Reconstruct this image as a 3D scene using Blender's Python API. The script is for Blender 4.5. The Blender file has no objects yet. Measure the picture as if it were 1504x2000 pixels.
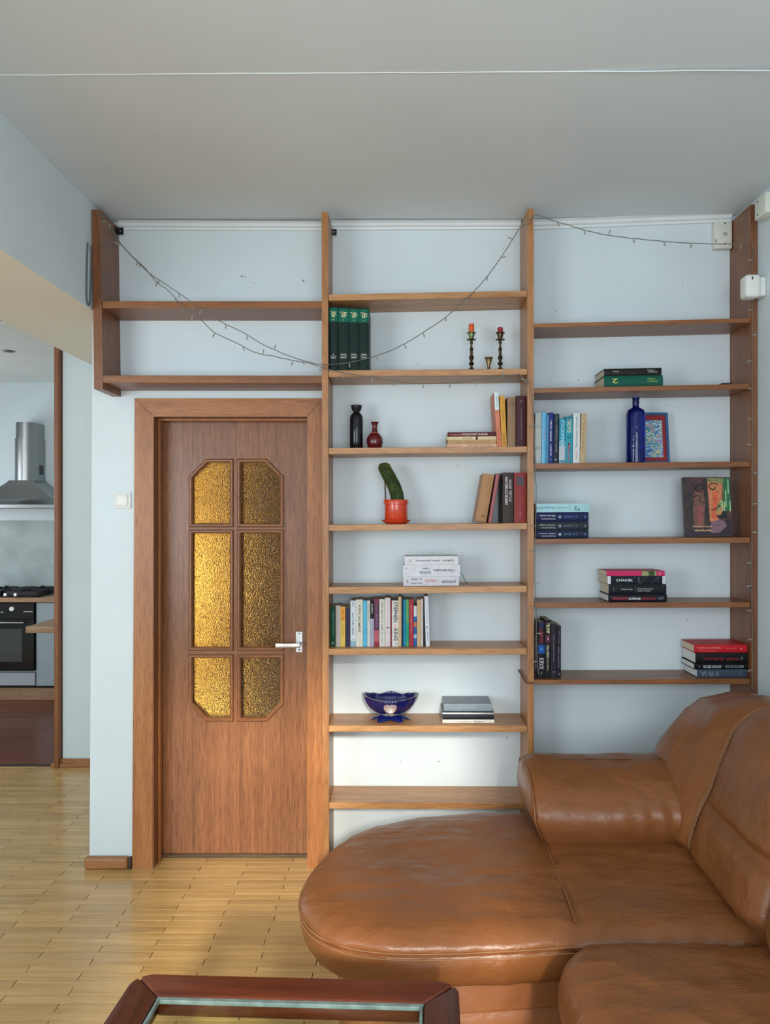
import bpy, bmesh, math, random
from mathutils import Vector, Matrix, noise
random.seed(7)
PI = math.pi
scene = bpy.context.scene
COL = scene.collection

# ---------------------------------------------------------------- camera
F = 1500.0            # focal length in pixels of the 1504 x 2000 frame
VX, VY = 790.0, 1010.0   # vanishing point of the room's depth direction
EYE = 1.62
cd = bpy.data.cameras.new('camera')
cam = bpy.data.objects.new('camera', cd); COL.objects.link(cam)
cam.location = (0, 0, EYE); cam.rotation_euler = (PI/2, 0, 0)
cd.sensor_fit = 'VERTICAL'; cd.sensor_height = 24.0; cd.lens = 24.0*F/2000.0
cd.shift_x = -(VX-752)/2000.0; cd.shift_y = (VY-1000)/2000.0
cd.clip_start = 0.05; cd.clip_end = 100
scene.camera = cam

# ---------------------------------------------------------------- world, sun, daylight, exposure
w = bpy.data.worlds.new('sky'); scene.world = w; w.use_nodes = True
bg = w.node_tree.nodes['Background']
bg.inputs[0].default_value = (0.62, 0.80, 1.0, 1); bg.inputs[1].default_value = 1.2
scene.view_settings.view_transform = 'Standard'; scene.view_settings.look = 'None'
scene.view_settings.gamma = 1.0; scene.view_settings.use_curve_mapping = False
scene.view_settings.exposure = 0.0

def lamp(name, kind, energy, color, loc, target=None, **kw):
    ld = bpy.data.lights.new(name, kind); ld.energy = energy; ld.color = color
    for k, v in kw.items(): setattr(ld, k, v)
    o = bpy.data.objects.new(name, ld); COL.objects.link(o); o.location = loc
    if target is not None:
        o.rotation_euler = (Vector(target)-Vector(loc)).to_track_quat('-Z', 'Y').to_euler()
    return o
lamp('sun', 'SUN', 3.8, (1.0, 0.90, 0.76), (0.6, -6, 4), (0.6-0.07*5, -1, 4-0.40*5), angle=math.radians(5.0))
# daylight entering by the windows behind the camera, the dining corner and the kitchen
lamp('window_daylight', 'AREA', 68, (0.90, 0.95, 1.0), (0.30, -1.15, 1.75), (-0.45, 3, 1.9), shape='RECTANGLE', size=2.3, size_y=1.8)
lamp('dining_daylight', 'AREA', 92, (0.88, 0.95, 1.0), (-3.2, -1.12, 1.6), (-3.0, 3, 1.5), shape='RECTANGLE', size=2.0, size_y=1.7)
lamp('kitchen_daylight', 'AREA', 17, (0.88, 0.95, 1.0), (-4.5, 6.0, 1.6), (-3, 6.2, 1.4), shape='RECTANGLE', size=1.2, size_y=1.3)
lamp('hall_fill', 'POINT', 15, (1.0, 0.84, 0.58), (-1.345, 4.62, 1.25), shadow_soft_size=0.03)  # unseen light added in the hall to brighten the left amber panes
lamp('hall_floor_fill', 'POINT', 7, (1.0, 0.86, 0.54), (-1.24, 4.68, 0.14), shadow_soft_size=0.08)  # added low light, standing in for a sun patch on the hall floor
lamp('hall_top_fill', 'POINT', 9, (1.0, 0.82, 0.56), (-1.24, 4.68, 2.6), shadow_soft_size=0.1)  # added high light for the upper panes, kept out of view

# ---------------------------------------------------------------- helpers
def X(px, D): return (px-VX)*D/F
def Z(py, D): return EYE-(py-VY)*D/F
def sl(c):  # 0-255 sRGB to linear
    return tuple(((v/255.0)/12.92 if v/255.0 <= 0.04045 else ((v/255.0+0.055)/1.055)**2.4) for v in c)+(1,)

MATS = {}
def mat(name, c, rough=0.5, metal=0.0, noise_amt=0.08, noise_scale=12, bump=0.0, bump_scale=60, spec=0.5, coat=0.0, stretch=(1, 1, 1)):
    if name in MATS: return MATS[name]
    m = bpy.data.materials.new(name); m.use_nodes = True; MATS[name] = m
    nt = m.node_tree; b = nt.nodes['Principled BSDF']
    b.inputs['Roughness'].default_value = rough; b.inputs['Metallic'].default_value = metal
    b.inputs['Specular IOR Level'].default_value = spec
    if coat: b.inputs['Coat Weight'].default_value = coat; b.inputs['Coat Roughness'].default_value = 0.15
    tc = nt.nodes.new('ShaderNodeTexCoord'); mp = nt.nodes.new('ShaderNodeMapping')
    mp.inputs['Scale'].default_value = stretch
    nt.links.new(tc.outputs['Object'], mp.inputs['Vector'])
    n = nt.nodes.new('ShaderNodeTexNoise'); n.inputs['Scale'].default_value = noise_scale; n.inputs['Detail'].default_value = 6
    nt.links.new(mp.outputs[0], n.inputs['Vector'])
    r = nt.nodes.new('ShaderNodeValToRGB')
    c = tuple(c[:3])
    r.color_ramp.elements[0].position = 0.3; r.color_ramp.elements[1].position = 0.7
    r.color_ramp.elements[0].color = tuple(v*(1-noise_amt) for v in c)+(1,)
    r.color_ramp.elements[1].color = tuple(min(1, v*(1+noise_amt)) for v in c)+(1,)
    nt.links.new(n.outputs['Fac'], r.inputs[0]); nt.links.new(r.outputs[0], b.inputs['Base Color'])
    if bump:
        n2 = nt.nodes.new('ShaderNodeTexNoise'); n2.inputs['Scale'].default_value = bump_scale; n2.inputs['Detail'].default_value = 4
        nt.links.new(mp.outputs[0], n2.inputs['Vector'])
        bp = nt.nodes.new('ShaderNodeBump'); bp.inputs['Strength'].default_value = bump; bp.inputs['Distance'].default_value = 0.004
        nt.links.new(n2.outputs['Fac'], bp.inputs['Height']); nt.links.new(bp.outputs[0], b.inputs['Normal'])
    return m

def wood(name, dark, light, axis='x', rough=0.4, scale=1.0, coat=0.0, grain=0.5, vary=0.0, vessel=0.35, cross=22):
    """varnished timber, grain along one axis; light/dark in 0-255 sRGB"""
    if name in MATS: return MATS[name]
    m = bpy.data.materials.new(name); m.use_nodes = True; MATS[name] = m
    nt = m.node_tree; L = nt.links.new; b = nt.nodes['Principled BSDF']
    b.inputs['Roughness'].default_value = rough
    if coat: b.inputs['Coat Weight'].default_value = coat; b.inputs['Coat Roughness'].default_value = 0.12
    tc = nt.nodes.new('ShaderNodeTexCoord'); oi = nt.nodes.new('ShaderNodeObjectInfo')
    geo = nt.nodes.new('ShaderNodeNewGeometry')
    add = nt.nodes.new('ShaderNodeMath'); add.operation = 'ADD'
    L(oi.outputs['Random'], add.inputs[0]); L(geo.outputs['Random Per Island'], add.inputs[1])
    fr = nt.nodes.new('ShaderNodeMath'); fr.operation = 'FRACT'; L(add.outputs[0], fr.inputs[0])
    off = nt.nodes.new('ShaderNodeVectorMath'); off.operation = 'SCALE'; off.inputs[0].default_value = (7.3, 5.1, 9.7)
    L(fr.outputs[0], off.inputs['Scale'])
    va = nt.nodes.new('ShaderNodeVectorMath'); va.operation = 'ADD'
    L(tc.outputs['Object'], va.inputs[0]); L(off.outputs[0], va.inputs[1])
    def mapped(long, cross):
        mp = nt.nodes.new('ShaderNodeMapping')
        mp.inputs['Scale'].default_value = tuple(long if a == axis else cross for a in 'xyz')
        L(va.outputs[0], mp.inputs['Vector']); return mp
    n1 = nt.nodes.new('ShaderNodeTexNoise'); n1.inputs['Scale'].default_value = 1; n1.inputs['Detail'].default_value = 5
    n1.inputs['Distortion'].default_value = 0.6
    L(mapped(1.6*scale, cross*scale).outputs[0], n1.inputs['Vector'])
    n2 = nt.nodes.new('ShaderNodeTexNoise'); n2.inputs['Scale'].default_value = 1; n2.inputs['Detail'].default_value = 3
    L(mapped(14*scale, 320*scale).outputs[0], n2.inputs['Vector'])
    r = nt.nodes.new('ShaderNodeValToRGB')
    r.color_ramp.elements[0].position = 0.28; r.color_ramp.elements[1].position = 0.72
    r.color_ramp.elements[0].color = sl(dark); r.color_ramp.elements[1].color = sl(light)
    L(n1.outputs['Fac'], r.inputs[0])
    r2 = nt.nodes.new('ShaderNodeValToRGB')
    r2.color_ramp.elements[0].position = 0.34; r2.color_ramp.elements[1].position = 0.55
    r2.color_ramp.elements[0].color = (1-vessel, 1-vessel*1.1, 1-vessel*1.2, 1); r2.color_ramp.elements[1].color = (1, 1, 1, 1)
    L(n2.outputs['Fac'], r2.inputs[0])
    mx = nt.nodes.new('ShaderNodeMix'); mx.data_type = 'RGBA'; mx.blend_type = 'MULTIPLY'; mx.inputs[0].default_value = 1
    L(r.outputs[0], mx.inputs[6]); L(r2.outputs[0], mx.inputs[7])
    out = mx.outputs[2]
    if vary:
        hs = nt.nodes.new('ShaderNodeHueSaturation')
        mr = nt.nodes.new('ShaderNodeMapRange'); mr.inputs[3].default_value = 1-vary; mr.inputs[4].default_value = 1+vary*0.8
        L(fr.outputs[0], mr.inputs[0]); L(mr.outputs[0], hs.inputs['Value']); L(out, hs.inputs['Color']); out = hs.outputs[0]
    L(out, b.inputs['Base Color'])
    bp = nt.nodes.new('ShaderNodeBump'); bp.inputs['Strength'].default_value = grain*0.5; bp.inputs['Distance'].default_value = 0.001
    L(n2.outputs['Fac'], bp.inputs['Height']); L(bp.outputs[0], b.inputs['Normal'])
    return m

class MB:
    """collects shapes, builds ONE mesh object"""
    def __init__(s): s.bm = bmesh.new()
    def add(s, verts, faces):
        vs = [s.bm.verts.new(v) for v in verts]
        for f in faces:
            try: s.bm.faces.new([vs[i] for i in f])
            except ValueError: pass
        return vs
    def box(s, x0, x1, y0, y1, z0, z1, bev=0.0, seg=1):
        if x0 > x1: x0, x1 = x1, x0
        t = bmesh.new(); bmesh.ops.create_cube(t, size=1)
        for v in t.verts: v.co = ((x0+x1)/2+v.co.x*(x1-x0), (y0+y1)/2+v.co.y*(y1-y0), (z0+z1)/2+v.co.z*(z1-z0))
        if bev: bmesh.ops.bevel(t, geom=list(t.edges), offset=bev, segments=seg, profile=0.5, affect='EDGES')
        s.merge(t); return s
    def hexa(s, p):   # 8 points: bottom 4 ccw, top 4 ccw
        s.add(p, [(3, 2, 1, 0), (4, 5, 6, 7), (0, 1, 5, 4), (1, 2, 6, 5), (2, 3, 7, 6), (3, 0, 4, 7)]); return s
    def merge(s, t, M=None):
        t.verts.ensure_lookup_table(); m = {}
        for v in t.verts: m[v.index] = s.bm.verts.new(M @ v.co if M else v.co)
        t.verts.index_update()
        for f in t.faces: s.bm.faces.new([m[v.index] for v in f.verts])
        t.free()
    def loft(s, rings, closed=True, cap=(True, True)):
        n = len(rings[0]); V = [[s.bm.verts.new(p) for p in r] for r in rings]
        for a, b in zip(V, V[1:]):
            for i in range(n if closed else n-1):
                j = (i+1) % n
                s.bm.faces.new((a[i], a[j], b[j], b[i]))
        if cap[0]: s.bm.faces.new(V[0][::-1])
        if cap[1]: s.bm.faces.new(V[-1])
        return s
    def lathe(s, prof, c=(0, 0, 0), seg=28, sx=1, sy=1):
        rings = [[(c[0]+r*sx*math.cos(2*PI*i/seg), c[1]+r*sy*math.sin(2*PI*i/seg), c[2]+z) for i in range(seg)] for r, z in prof]
        return s.loft(rings)
    def tube(s, pts, r, seg=6):
        P = [Vector(p) for p in pts]; rings = []; up = Vector((0.3, -1, 0.2)).normalized()
        for i, p in enumerate(P):
            t = (P[min(i+1, len(P)-1)]-P[max(i-1, 0)]).normalized()
            u = up-t*up.dot(t)
            if u.length < 1e-3: u = Vector((1, 0, 0))-t*t.x
            u.normalize(); v = t.cross(u); up = u
            rr = r[i] if isinstance(r, (list, tuple)) else r
            rings.append([tuple(p+(u*math.cos(2*PI*k/seg)+v*math.sin(2*PI*k/seg))*rr) for k in range(seg)])
        return s.loft(rings)
    def prism(s, poly, y0, y1):   # polygon in xz extruded along y
        a = [(x, y0, z) for x, z in poly]; b = [(x, y1, z) for x, z in poly]
        return s.loft([a, b])
    def build(s, name, m, parent=None, smooth=40, kind=None, label=None):
        bmesh.ops.recalc_face_normals(s.bm, faces=s.bm.faces)
        me = bpy.data.meshes.new(name); s.bm.to_mesh(me); s.bm.free()
        if smooth:
            me.polygons.foreach_set('use_smooth', [True]*len(me.polygons))
            me.set_sharp_from_angle(angle=math.radians(smooth))
        me.materials.append(m)
        o = bpy.data.objects.new(name, me); COL.objects.link(o)
        if parent: o.parent = parent
        if kind: o['kind'] = kind
        if label: o['label'] = label
        return o

def thing(name, label, cat, loc=(0, 0, 0), rot=(0, 0, 0), group=None):
    o = bpy.data.objects.new(name, None); COL.objects.link(o); o.empty_display_size = 0.05
    o.location = loc; o.rotation_euler = rot; o['label'] = label; o['category'] = cat
    if group: o['group'] = group
    return o
def struct(name, label=None):
    o = bpy.data.objects.new(name, None); COL.objects.link(o); o.empty_display_size = 0.05
    o['kind'] = 'structure'
    if label: o['label'] = label
    return o
def tag(o, label, cat, group=None):
    o['label'] = label; o['category'] = cat
    if group: o['group'] = group
    return o

def catmull(pts, per=8, closed=False):
    P = [Vector(p) for p in pts]; out = []; n = len(P)
    for i in range(n if closed else n-1):
        g = (lambda k: P[k % n]) if closed else (lambda k: P[max(0, min(n-1, k))])
        a, b, c, d = g(i-1), g(i), g(i+1), g(i+2)
        for k in range(per):
            t = k/per
            out.append(0.5*((2*b)+(c-a)*t+(2*a-5*b+4*c-d)*t*t+(3*b-a-3*c+d)*t*t*t))
    if not closed: out.append(P[-1])
    return out
def resample(P, n, closed=False):
    P = [Vector(p) for p in P]
    if closed: P = P+[P[0]]
    L = [0]
    for a, b in zip(P, P[1:]): L.append(L[-1]+(b-a).length)
    out = []; j = 0; m = n if closed else n-1
    for i in range(n):
        t = L[-1]*i/m
        while j < len(L)-2 and L[j+1] < t: j += 1
        d = L[j+1]-L[j]; f = (t-L[j])/d if d else 0
        out.append(P[j].lerp(P[j+1], min(1, max(0, f))))
    return out

TXT = {}
def text_mesh(s, bold=0.0):
    k = (s, bold)
    if k not in TXT:
        cu = bpy.data.curves.new('lettering', 'FONT'); cu.body = s; cu.resolution_u = 2; cu.offset = bold
        cu.align_x = 'LEFT'
        ob = bpy.data.objects.new('lettering', cu)
        me = bpy.data.meshes.new_from_object(ob)
        bpy.data.objects.remove(ob); bpy.data.curves.remove(cu)
        TXT[k] = me
    return TXT[k]
def lettering(s, centre, right, up, length, height, m, parent, bold=0.0):
    """flat printed words fitted in a length x height box, facing right x up"""
    src = text_mesh(s, bold)
    if not len(src.vertices): return None
    me = src.copy()
    xs = [v.co.x for v in me.vertices]; ys = [v.co.y for v in me.vertices]
    x0, x1, y0, y1 = min(xs), max(xs), min(ys), max(ys)
    R, U, C = Vector(right), Vector(up), Vector(centre)
    sx = length/max(1e-6, x1-x0); sy = height/max(1e-6, y1-y0)
    for v in me.vertices:
        v.co = C+R*((v.co.x-(x0+x1)/2)*sx)+U*((v.co.y-(y0+y1)/2)*sy)
    me.materials.clear(); me.materials.append(m)
    o = bpy.data.objects.new('lettering', me); COL.objects.link(o); o.parent = parent
    return o

# ---------------------------------------------------------------- materials of the setting
PAINT = mat('wall_paint', (0.665, 0.75, 0.78), rough=0.6, noise_amt=0.03, noise_scale=3, bump=0.12, bump_scale=40)
CEILP = mat('ceiling_paint', (0.71, 0.775, 0.80), rough=0.7, noise_amt=0.03, noise_scale=2, bump=0.1, bump_scale=25)
SOFFIT = mat('soffit_floor_bounce', (0.80, 0.78, 0.69), rough=0.65, noise_amt=0.02, noise_scale=3)  # warm bounce from the floor is put into the colour of the beam's underside
WHITE = mat('white_gloss', (0.74, 0.79, 0.80), rough=0.35, noise_amt=0.03)
CREAM = mat('cream_paint', (0.85, 0.76, 0.55), rough=0.7, noise_amt=0.03)
PLASTIC = mat('white_plastic', (0.78, 0.80, 0.77), rough=0.35, noise_amt=0.02)
OLDPLASTIC = mat('aged_plastic', (0.70, 0.72, 0.64), rough=0.45, noise_amt=0.03)
BLACK = mat('black_metal', (0.012, 0.012, 0.014), rough=0.35, noise_amt=0.1)
GAP = mat('dark_joint', (0.02, 0.018, 0.015), rough=0.9)
STEEL = mat('brushed_steel', (0.36, 0.37, 0.37), rough=0.32, metal=1.0, noise_amt=0.06, stretch=(1, 1, 40))
ALU = mat('aluminium', (0.66, 0.67, 0.68), rough=0.33, metal=0.9, noise_amt=0.05)
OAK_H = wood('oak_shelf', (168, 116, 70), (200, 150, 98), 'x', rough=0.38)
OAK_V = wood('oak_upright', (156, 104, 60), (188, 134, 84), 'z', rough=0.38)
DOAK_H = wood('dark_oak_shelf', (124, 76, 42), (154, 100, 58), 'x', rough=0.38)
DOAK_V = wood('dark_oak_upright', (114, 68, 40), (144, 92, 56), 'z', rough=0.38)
TRIM_V = wood('door_casing_oak', (156, 98, 54), (182, 122, 72), 'z', rough=0.4)
TRIM_H = wood('door_head_oak', (156, 98, 54), (182, 122, 72), 'x', rough=0.4)
LEAF = wood('door_leaf_oak', (126, 80, 50), (154, 102, 66), 'z', rough=0.33, vary=0.08, vessel=0.4, cross=46)
LEAFH = wood('door_moulding_oak', (126, 78, 48), (158, 106, 68), 'x', rough=0.36)
PARQ = wood('parquet_maple', (188, 147, 86), (214, 177, 116), 'x', rough=0.25, vary=0.13, coat=0.35, vessel=0.12, scale=1.5)
KFLOOR = wood('kitchen_laminate', (104, 54, 34), (132, 74, 50), 'x', rough=0.35, vary=0.06, coat=0.12)
PINE = wood('pale_worktop', (158, 122, 92), (190, 154, 122), 'x', rough=0.5)
SKIRT = wood('skirting_oak', (150, 100, 58), (182, 130, 82), 'x', rough=0.45)
KTRIM = wood('kitchen_trim', (126, 74, 40), (158, 98, 58), 'z', rough=0.4)

# ================================================================ THE SETTING
YW = 3.56           # back wall
YF = 3.345          # front edge of the bookcase
LX = -1.365         # right face of the beam
# back wall: pier, part over the door, part behind the bookcase
b = MB()
b.hexa([(-1.46, YW, 0), (-1.157, YW, 0), (-1.157, YW+0.2, 0), (-1.46, YW+0.2, 0),
        (-1.443, YW, 3.05), (-1.157, YW, 3.05), (-1.157, YW+0.2, 3.05), (-1.443, YW+0.2, 3.05)])
b.box(-1.157, -0.449, YW, YW+0.2, 2.09, 3.05); b.box(-0.449, 1.75, YW, YW+0.2, 0, 3.1)
b.build('wall_back', PAINT, smooth=0, kind='structure')
# old nail holes and scuffs in the paint of the back wall
WB = bpy.data.objects['wall_back']; SCUFF = mat('scuff_mark', (0.22, 0.24, 0.25), rough=0.8, noise_amt=0.3)
for sx_, sy_, sr_ in ((473, 540, 3.4), (478, 541, 1.8), (592, 548, 3.0), (597, 550, 1.6), (496, 553, 1.5), (925, 491, 1.3), (983, 486, 1.2), (1234, 451, 1.6), (1130, 742, 1.8), (1086, 608, 1.6),
        (1300, 790, 1.5), (1342, 1211, 1.6), (878, 1072, 1.2), (857, 1487, 2.0), (990, 1440, 2.2), (782, 1488, 1.4), (817, 710, 1.8), (1004, 636, 1.5), (893, 909, 1.4), (1333, 560, 1.8), (1380, 562, 1.6)):
    r_ = random.Random(sx_); k_ = sr_*YW/F; n_ = 9
    b = MB(); b.add([(X(sx_, YW)+k_*r_.uniform(0.3, 1.1)*math.cos(2*PI*i/n_), YW-0.0006, Z(sy_, YW)+k_*r_.uniform(0.3, 1.1)*math.sin(2*PI*i/n_)) for i in range(n_)], [tuple(range(n_))])
    b.build('scuff_mark', SCUFF, WB, smooth=0)
MB().box(1.54, 1.74, -1.35, YW, 0, 3.1).build('wall_right', PAINT, smooth=0, kind='structure')
# wall behind the camera with its two window openings
b = MB()
b.box(-4.7, -4.2, -1.35, -1.2, 0, 3.1); b.box(-2.2, -0.78, -1.35, -1.2, 0, 3.1); b.box(0.68, 1.54, -1.35, -1.2, 0, 3.1)
b.box(-4.2, -2.2, -1.35, -1.2, 0, 0.8); b.box(-4.2, -2.2, -1.35, -1.2, 2.45, 3.1)
b.box(-0.78, 0.68, -1.35, -1.2, 0, 0.7); b.box(-0.78, 0.68, -1.35, -1.2, 2.82, 3.1)
b.build('wall_front', PAINT, smooth=0, kind='structure')
win = struct('window_1')
b = MB()
for x0, x1 in ((-0.78, -0.72), (0.24, 0.36), (0.62, 0.68)): b.box(x0, x1, -1.3, -1.24, 0.7, 2.82)
for z0, z1 in ((0.7, 0.76), (2.1, 2.17), (2.76, 2.82)): b.box(-0.72, 0.62, -1.3, -1.24, z0, z1)
b.build('window_frame', WHITE, win, smooth=0)
win = struct('window_2')
b = MB()
for x0, x1 in ((-4.2, -4.14), (-3.25, -3.17), (-2.26, -2.2)): b.box(x0, x1, -1.3, -1.24, 0.8, 2.45)
for z0, z1 in ((0.8, 0.86), (2.39, 2.45)): b.box(-4.14, -2.26, -1.3, -1.24, z0, z1)
b.build('window_frame', WHITE, win, smooth=0)
b = MB(); b.box(-4.85, -4.7, -1.35, 7.55, 0, 3.1); b.build('wall_left', PAINT, smooth=0, kind='structure')
# short wall beyond the pier, with the hall behind the door
b = MB(); b.box(-2.226, 0.6, 5.0, 5.12, 0, 3.05); b.box(-1.46, -1.40, YW+0.2, 5.0, 0, 3.05)
b.build('wall_hall', PAINT, smooth=0, kind='structure')
b = MB(); b.box(-1.40, 0.6, 4.93, 5.0, 0, 2.98); b.box(-1.40, -1.39, YW+0.2, 4.93, 0, 2.98); b.box(0.55, 0.65, YW+0.2, 5.0, 0, 2.98)
b.build('wall_hall_inside', CREAM, smooth=0, kind='structure')
b = MB(); b.box(-2.226, -2.10, 5.12, 7.35, 0, 3.05); b.box(-4.7, -2.1, 7.35, 7.5, 0, 3.05)
b.build('wall_kitchen', PAINT, smooth=0, kind='structure')
# the beam over the opening on the left
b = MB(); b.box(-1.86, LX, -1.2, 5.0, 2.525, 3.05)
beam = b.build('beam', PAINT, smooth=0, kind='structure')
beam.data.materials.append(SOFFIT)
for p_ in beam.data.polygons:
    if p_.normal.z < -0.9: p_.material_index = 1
# ceiling of the living room, its far right corner a little higher
b = MB()
def czt(x): return 2.985+max(0, (x-0.5))*0.028
xs = [LX, -0.5, 0.5, 1.0, 1.54]
b.loft([[(x, -1.2, 2.985), (x, YW, czt(x)), (x, YW, 3.1), (x, -1.2, 3.1)] for x in xs])
ceil = b.build('ceiling', CEILP, smooth=0, kind='structure')
pts = [(LX+0.012*0+0.001, 2.352, 2.985)]
pts = []
for i in range(60):
    t = i/59; x = LX+0.03+t*(1.53-LX-0.03)
    pts.append((x, 2.372-0.03*t+0.004*noise.noise((x*5, 0, 3)), 2.985))
MB().tube(pts, [0.0022+0.0012*abs(noise.noise((p[0]*9, 1, 1))) for p in pts], 5).build('joint_ridge', CEILP, ceil)
b = MB(); b.box(-4.7, -1.86, -1.2, 5.0, 2.93, 3.05); b.build('ceiling.001', CEILP, smooth=0, kind='structure')
b = MB(); b.box(-1.40, 0.6, YW+0.2, 4.95, 2.98, 3.05); b.build('ceiling.002', CREAM, smooth=0, kind='structure')
# slatted kitchen ceiling, one object per board
kc = struct('ceiling.003')
MB().box(-4.7, -2.226, 5.12, 7.35, 2.93, 2.97).build('backing', mat('slat_backing', (0.3, 0.3, 0.28), 0.9), kc, smooth=0)  # grey board behind the slats, showing in their joints
SLAT = mat('white_slat', (0.74, 0.76, 0.74), rough=0.45, noise_amt=0.03)
me = None
y = 5.13
while y < 7.3:
    if me is None:
        o = MB().box(-4.69, -2.23, -0.0465, 0.0465, -0.012, 0.0, bev=0.004).build('slat', SLAT, kc); me = o.data
    else:
        o = bpy.data.objects.new('slat', me); COL.objects.link(o); o.parent = kc
    o.location = (0, y+0.05, 2.93-0.0005); y += 0.1005
# kitchen spotlight in the slats
t = thing('ceiling_spotlight', 'small round recessed spotlight in the white slatted kitchen ceiling', 'light', (-3.09, 6.0, 2.917))
MB().lathe([(0.0, -0.004), (0.045, -0.004), (0.05, 0.0), (0.05, 0.004), (0.0, 0.004)]).build('rim', STEEL, t)
MB().lathe([(0.0, -0.006), (0.03, -0.006), (0.032, -0.003), (0.0, -0.003)]).build('lens', BLACK, t)

# cornice strip along the top of the back wall
def strip(name, x0, x1, z0l, z1l, z0r, z1r, y0, y1, m, steps=((0, 1),)):
    b = MB()
    b.hexa([(x0, y0, z0l), (x1, y0, z0r), (x1, y1, z0r), (x0, y1, z0l), (x0, y0, z1l), (x1, y0, z1r), (x1, y1, z1r), (x0, y1, z1l)])
    return b.build(name, m, smooth=0, kind='structure')
def cornice(name, x0, x1, pxl0, pxl1, pxr0, pxr1):
    b = MB(); rings = []
    for x, t_, b_ in ((x0, pxl0, pxl1), (x1, pxr0, pxr1)):
        zt, zb = Z(t_, YW), Z(b_, YW)
        h = zt-zb
        rings.append([(x, YW, zb), (x, YW-0.012, zb), (x, YW-0.014, zb+h*0.3), (x, YW-0.024, zb+h*0.45), (x, YW-0.03, zb+h*0.8), (x, YW-0.045, zb+h), (x, YW, zb+h)])
    b.loft(rings); return b.build(name, WHITE, smooth=0, kind='structure')
cornice('trim_1', -1.316, -0.36, 437, 450.5, 439, 451.5)
cornice('trim_2', -0.332, 0.535, 437.5, 450.5, 436.5, 449)
cornice('trim_3', 0.562, 1.508, 436, 450, 421, 435)

# ---- parquet: half-bond strips 44 mm x 410 mm running along x
fl = struct('floor')
MB().box(-4.7, 1.54, -1.2, 5.0, -0.06, -0.008).build('subfloor', GAP, fl, smooth=0)
PL, PW = 0.41, 0.0437
planks = []
r = 0
y = -1.2
while y < 5.0-0.01:
    y1 = min(y+PW, 5.0)
    k = r % 2
    x = -4.7-((0.145+0.5*k*1.0) % 1)*PL*1.0
    x = -0.94-PL*10+(PL/2 if k else 0)+random.uniform(-0.006, 0.006)
    while x < 1.54:
        a, c = max(x, -4.69), min(x+PL, 1.535)
        if c-a > 0.02:
            # leave the door threshold and the walls out
            if not (y > YW+0.2 and a > -1.46):
                cc = c if y < YW-0.02 or c < -1.46 else (c if y < YW+0.2 else min(c, -1.46))
                planks.append((a, cc, y, y1))
        x += PL
    y = y1; r += 1
def seen(p):
    a, c, y0, y1 = p; ym = (y0+y1)/2
    if ym < 1.95: return 0
    pl, pr = VX+a*F/ym, VX+c*F/ym; py = VY+EYE*F/ym
    if pr < -5 or py > 2010: return 0
    if ym > YW and c > -1.44 and not (ym < 3.66 and c > -1.2): return 0
    if pl > 640: return 0
    return EYE*F/ym**2
vis = sorted([p for p in planks if seen(p) > 0], key=lambda p: -seen(p)*1000)[:295]
vs = set(vis)
def plank_box(b, p, ox=0, oy=0):
    a, c, y0, y1 = p; g = 0.0013
    dz = random.uniform(-0.0006, 0.0002)
    b.box(a+g-ox, c-g-ox, y0+g-oy, y1-g-oy, -0.008, dz, bev=0.0005)
for p in vis:
    b = MB(); plank_box(b, p, p[0], p[2]); o = b.build('plank', PARQ, fl, smooth=0); o.location = (p[0], p[2], 0)
b = MB()
for p in planks:
    if p not in vs:
        a, c, y0, y1 = p; g = 0.0006
        b.add([(a+g, y0+g, 0), (c-g, y0+g, 0), (c-g, y1-g, 0), (a+g, y1-g, 0)], [(0, 1, 2, 3)])
b.build('plank_field', PARQ, fl, smooth=0, kind='stuff')
MB().box(-1.156, -0.45, 3.652, 3.70, -0.004, 0.0172, bev=0.002).build('sill', wood('sill_oak', (70, 52, 36), (98, 76, 52), 'x', rough=0.6), fl)
b = MB(); b.box(-1.157, -0.449, YW, YW+0.2, -0.06, -0.002); b.build('threshold', wood('threshold_oak', (118, 88, 56), (150, 118, 78), 'x', rough=0.5), fl, smooth=0)
MB().box(-1.40, 0.6, YW+0.2, 4.95, -0.06, 0).build('floor.002', wood('hall_floor', (120, 80, 50), (150, 100, 64)), smooth=0, kind='structure')
# dark kitchen floor
kf = struct('floor.001')
MB().box(-4.7, -2.226, 5.0, 7.35, -0.06, -0.006).build('subfloor', GAP, kf, smooth=0)
y = 5.012; r = 0
while y < 7.3:
    x = -4.69-(r % 3)*0.43
    while x < -2.23:
        a, c = max(x, -4.69), min(x+1.28, -2.23)
        if c-a > 0.03: 
            o = MB().box(0, c-a-0.0015, 0, 0.128, -0.006, random.uniform(-0.0004, 0.0004), bev=0.0008).build('plank', KFLOOR, kf, smooth=0); o.location = (a, y, 0)
        x += 1.28
    y += 0.1292; r += 1
MB().box(-4.7, -2.262, 4.995, 5.012, -0.006, 0.006, bev=0.002).build('threshold_strip', BLACK, kf)

# baseboards
b = MB(); b.box(-2.275, -1.46, 4.985, 5.0, 0.0, 0.05, bev=0.003); b.box(-2.29, -1.46, 4.97, 4.985, 0, 0.025, bev=0.003)
b.build('baseboard_hall', SKIRT, kind='structure')
b = MB(); b.box(X(163, 3.52), X(248, 3.52), 3.522, YW, 0.0, 0.055, bev=0.012, seg=3)
o = b.build('baseboard_back', SKIRT, kind='structure')
MB().box(X(248, 3.52), -1.257, 3.526, YW, 0.0, 0.052, bev=0.006).build('end_block', mat('stained_end', (0.05, 0.035, 0.025), 0.7, noise_amt=0.4), o)
# tall wooden post edging the kitchen opening
MB().box(-2.262, -2.232, 4.955, 5.12, 0.0, 2.92, bev=0.004).build('trim_4', KTRIM, kind='structure')

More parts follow.
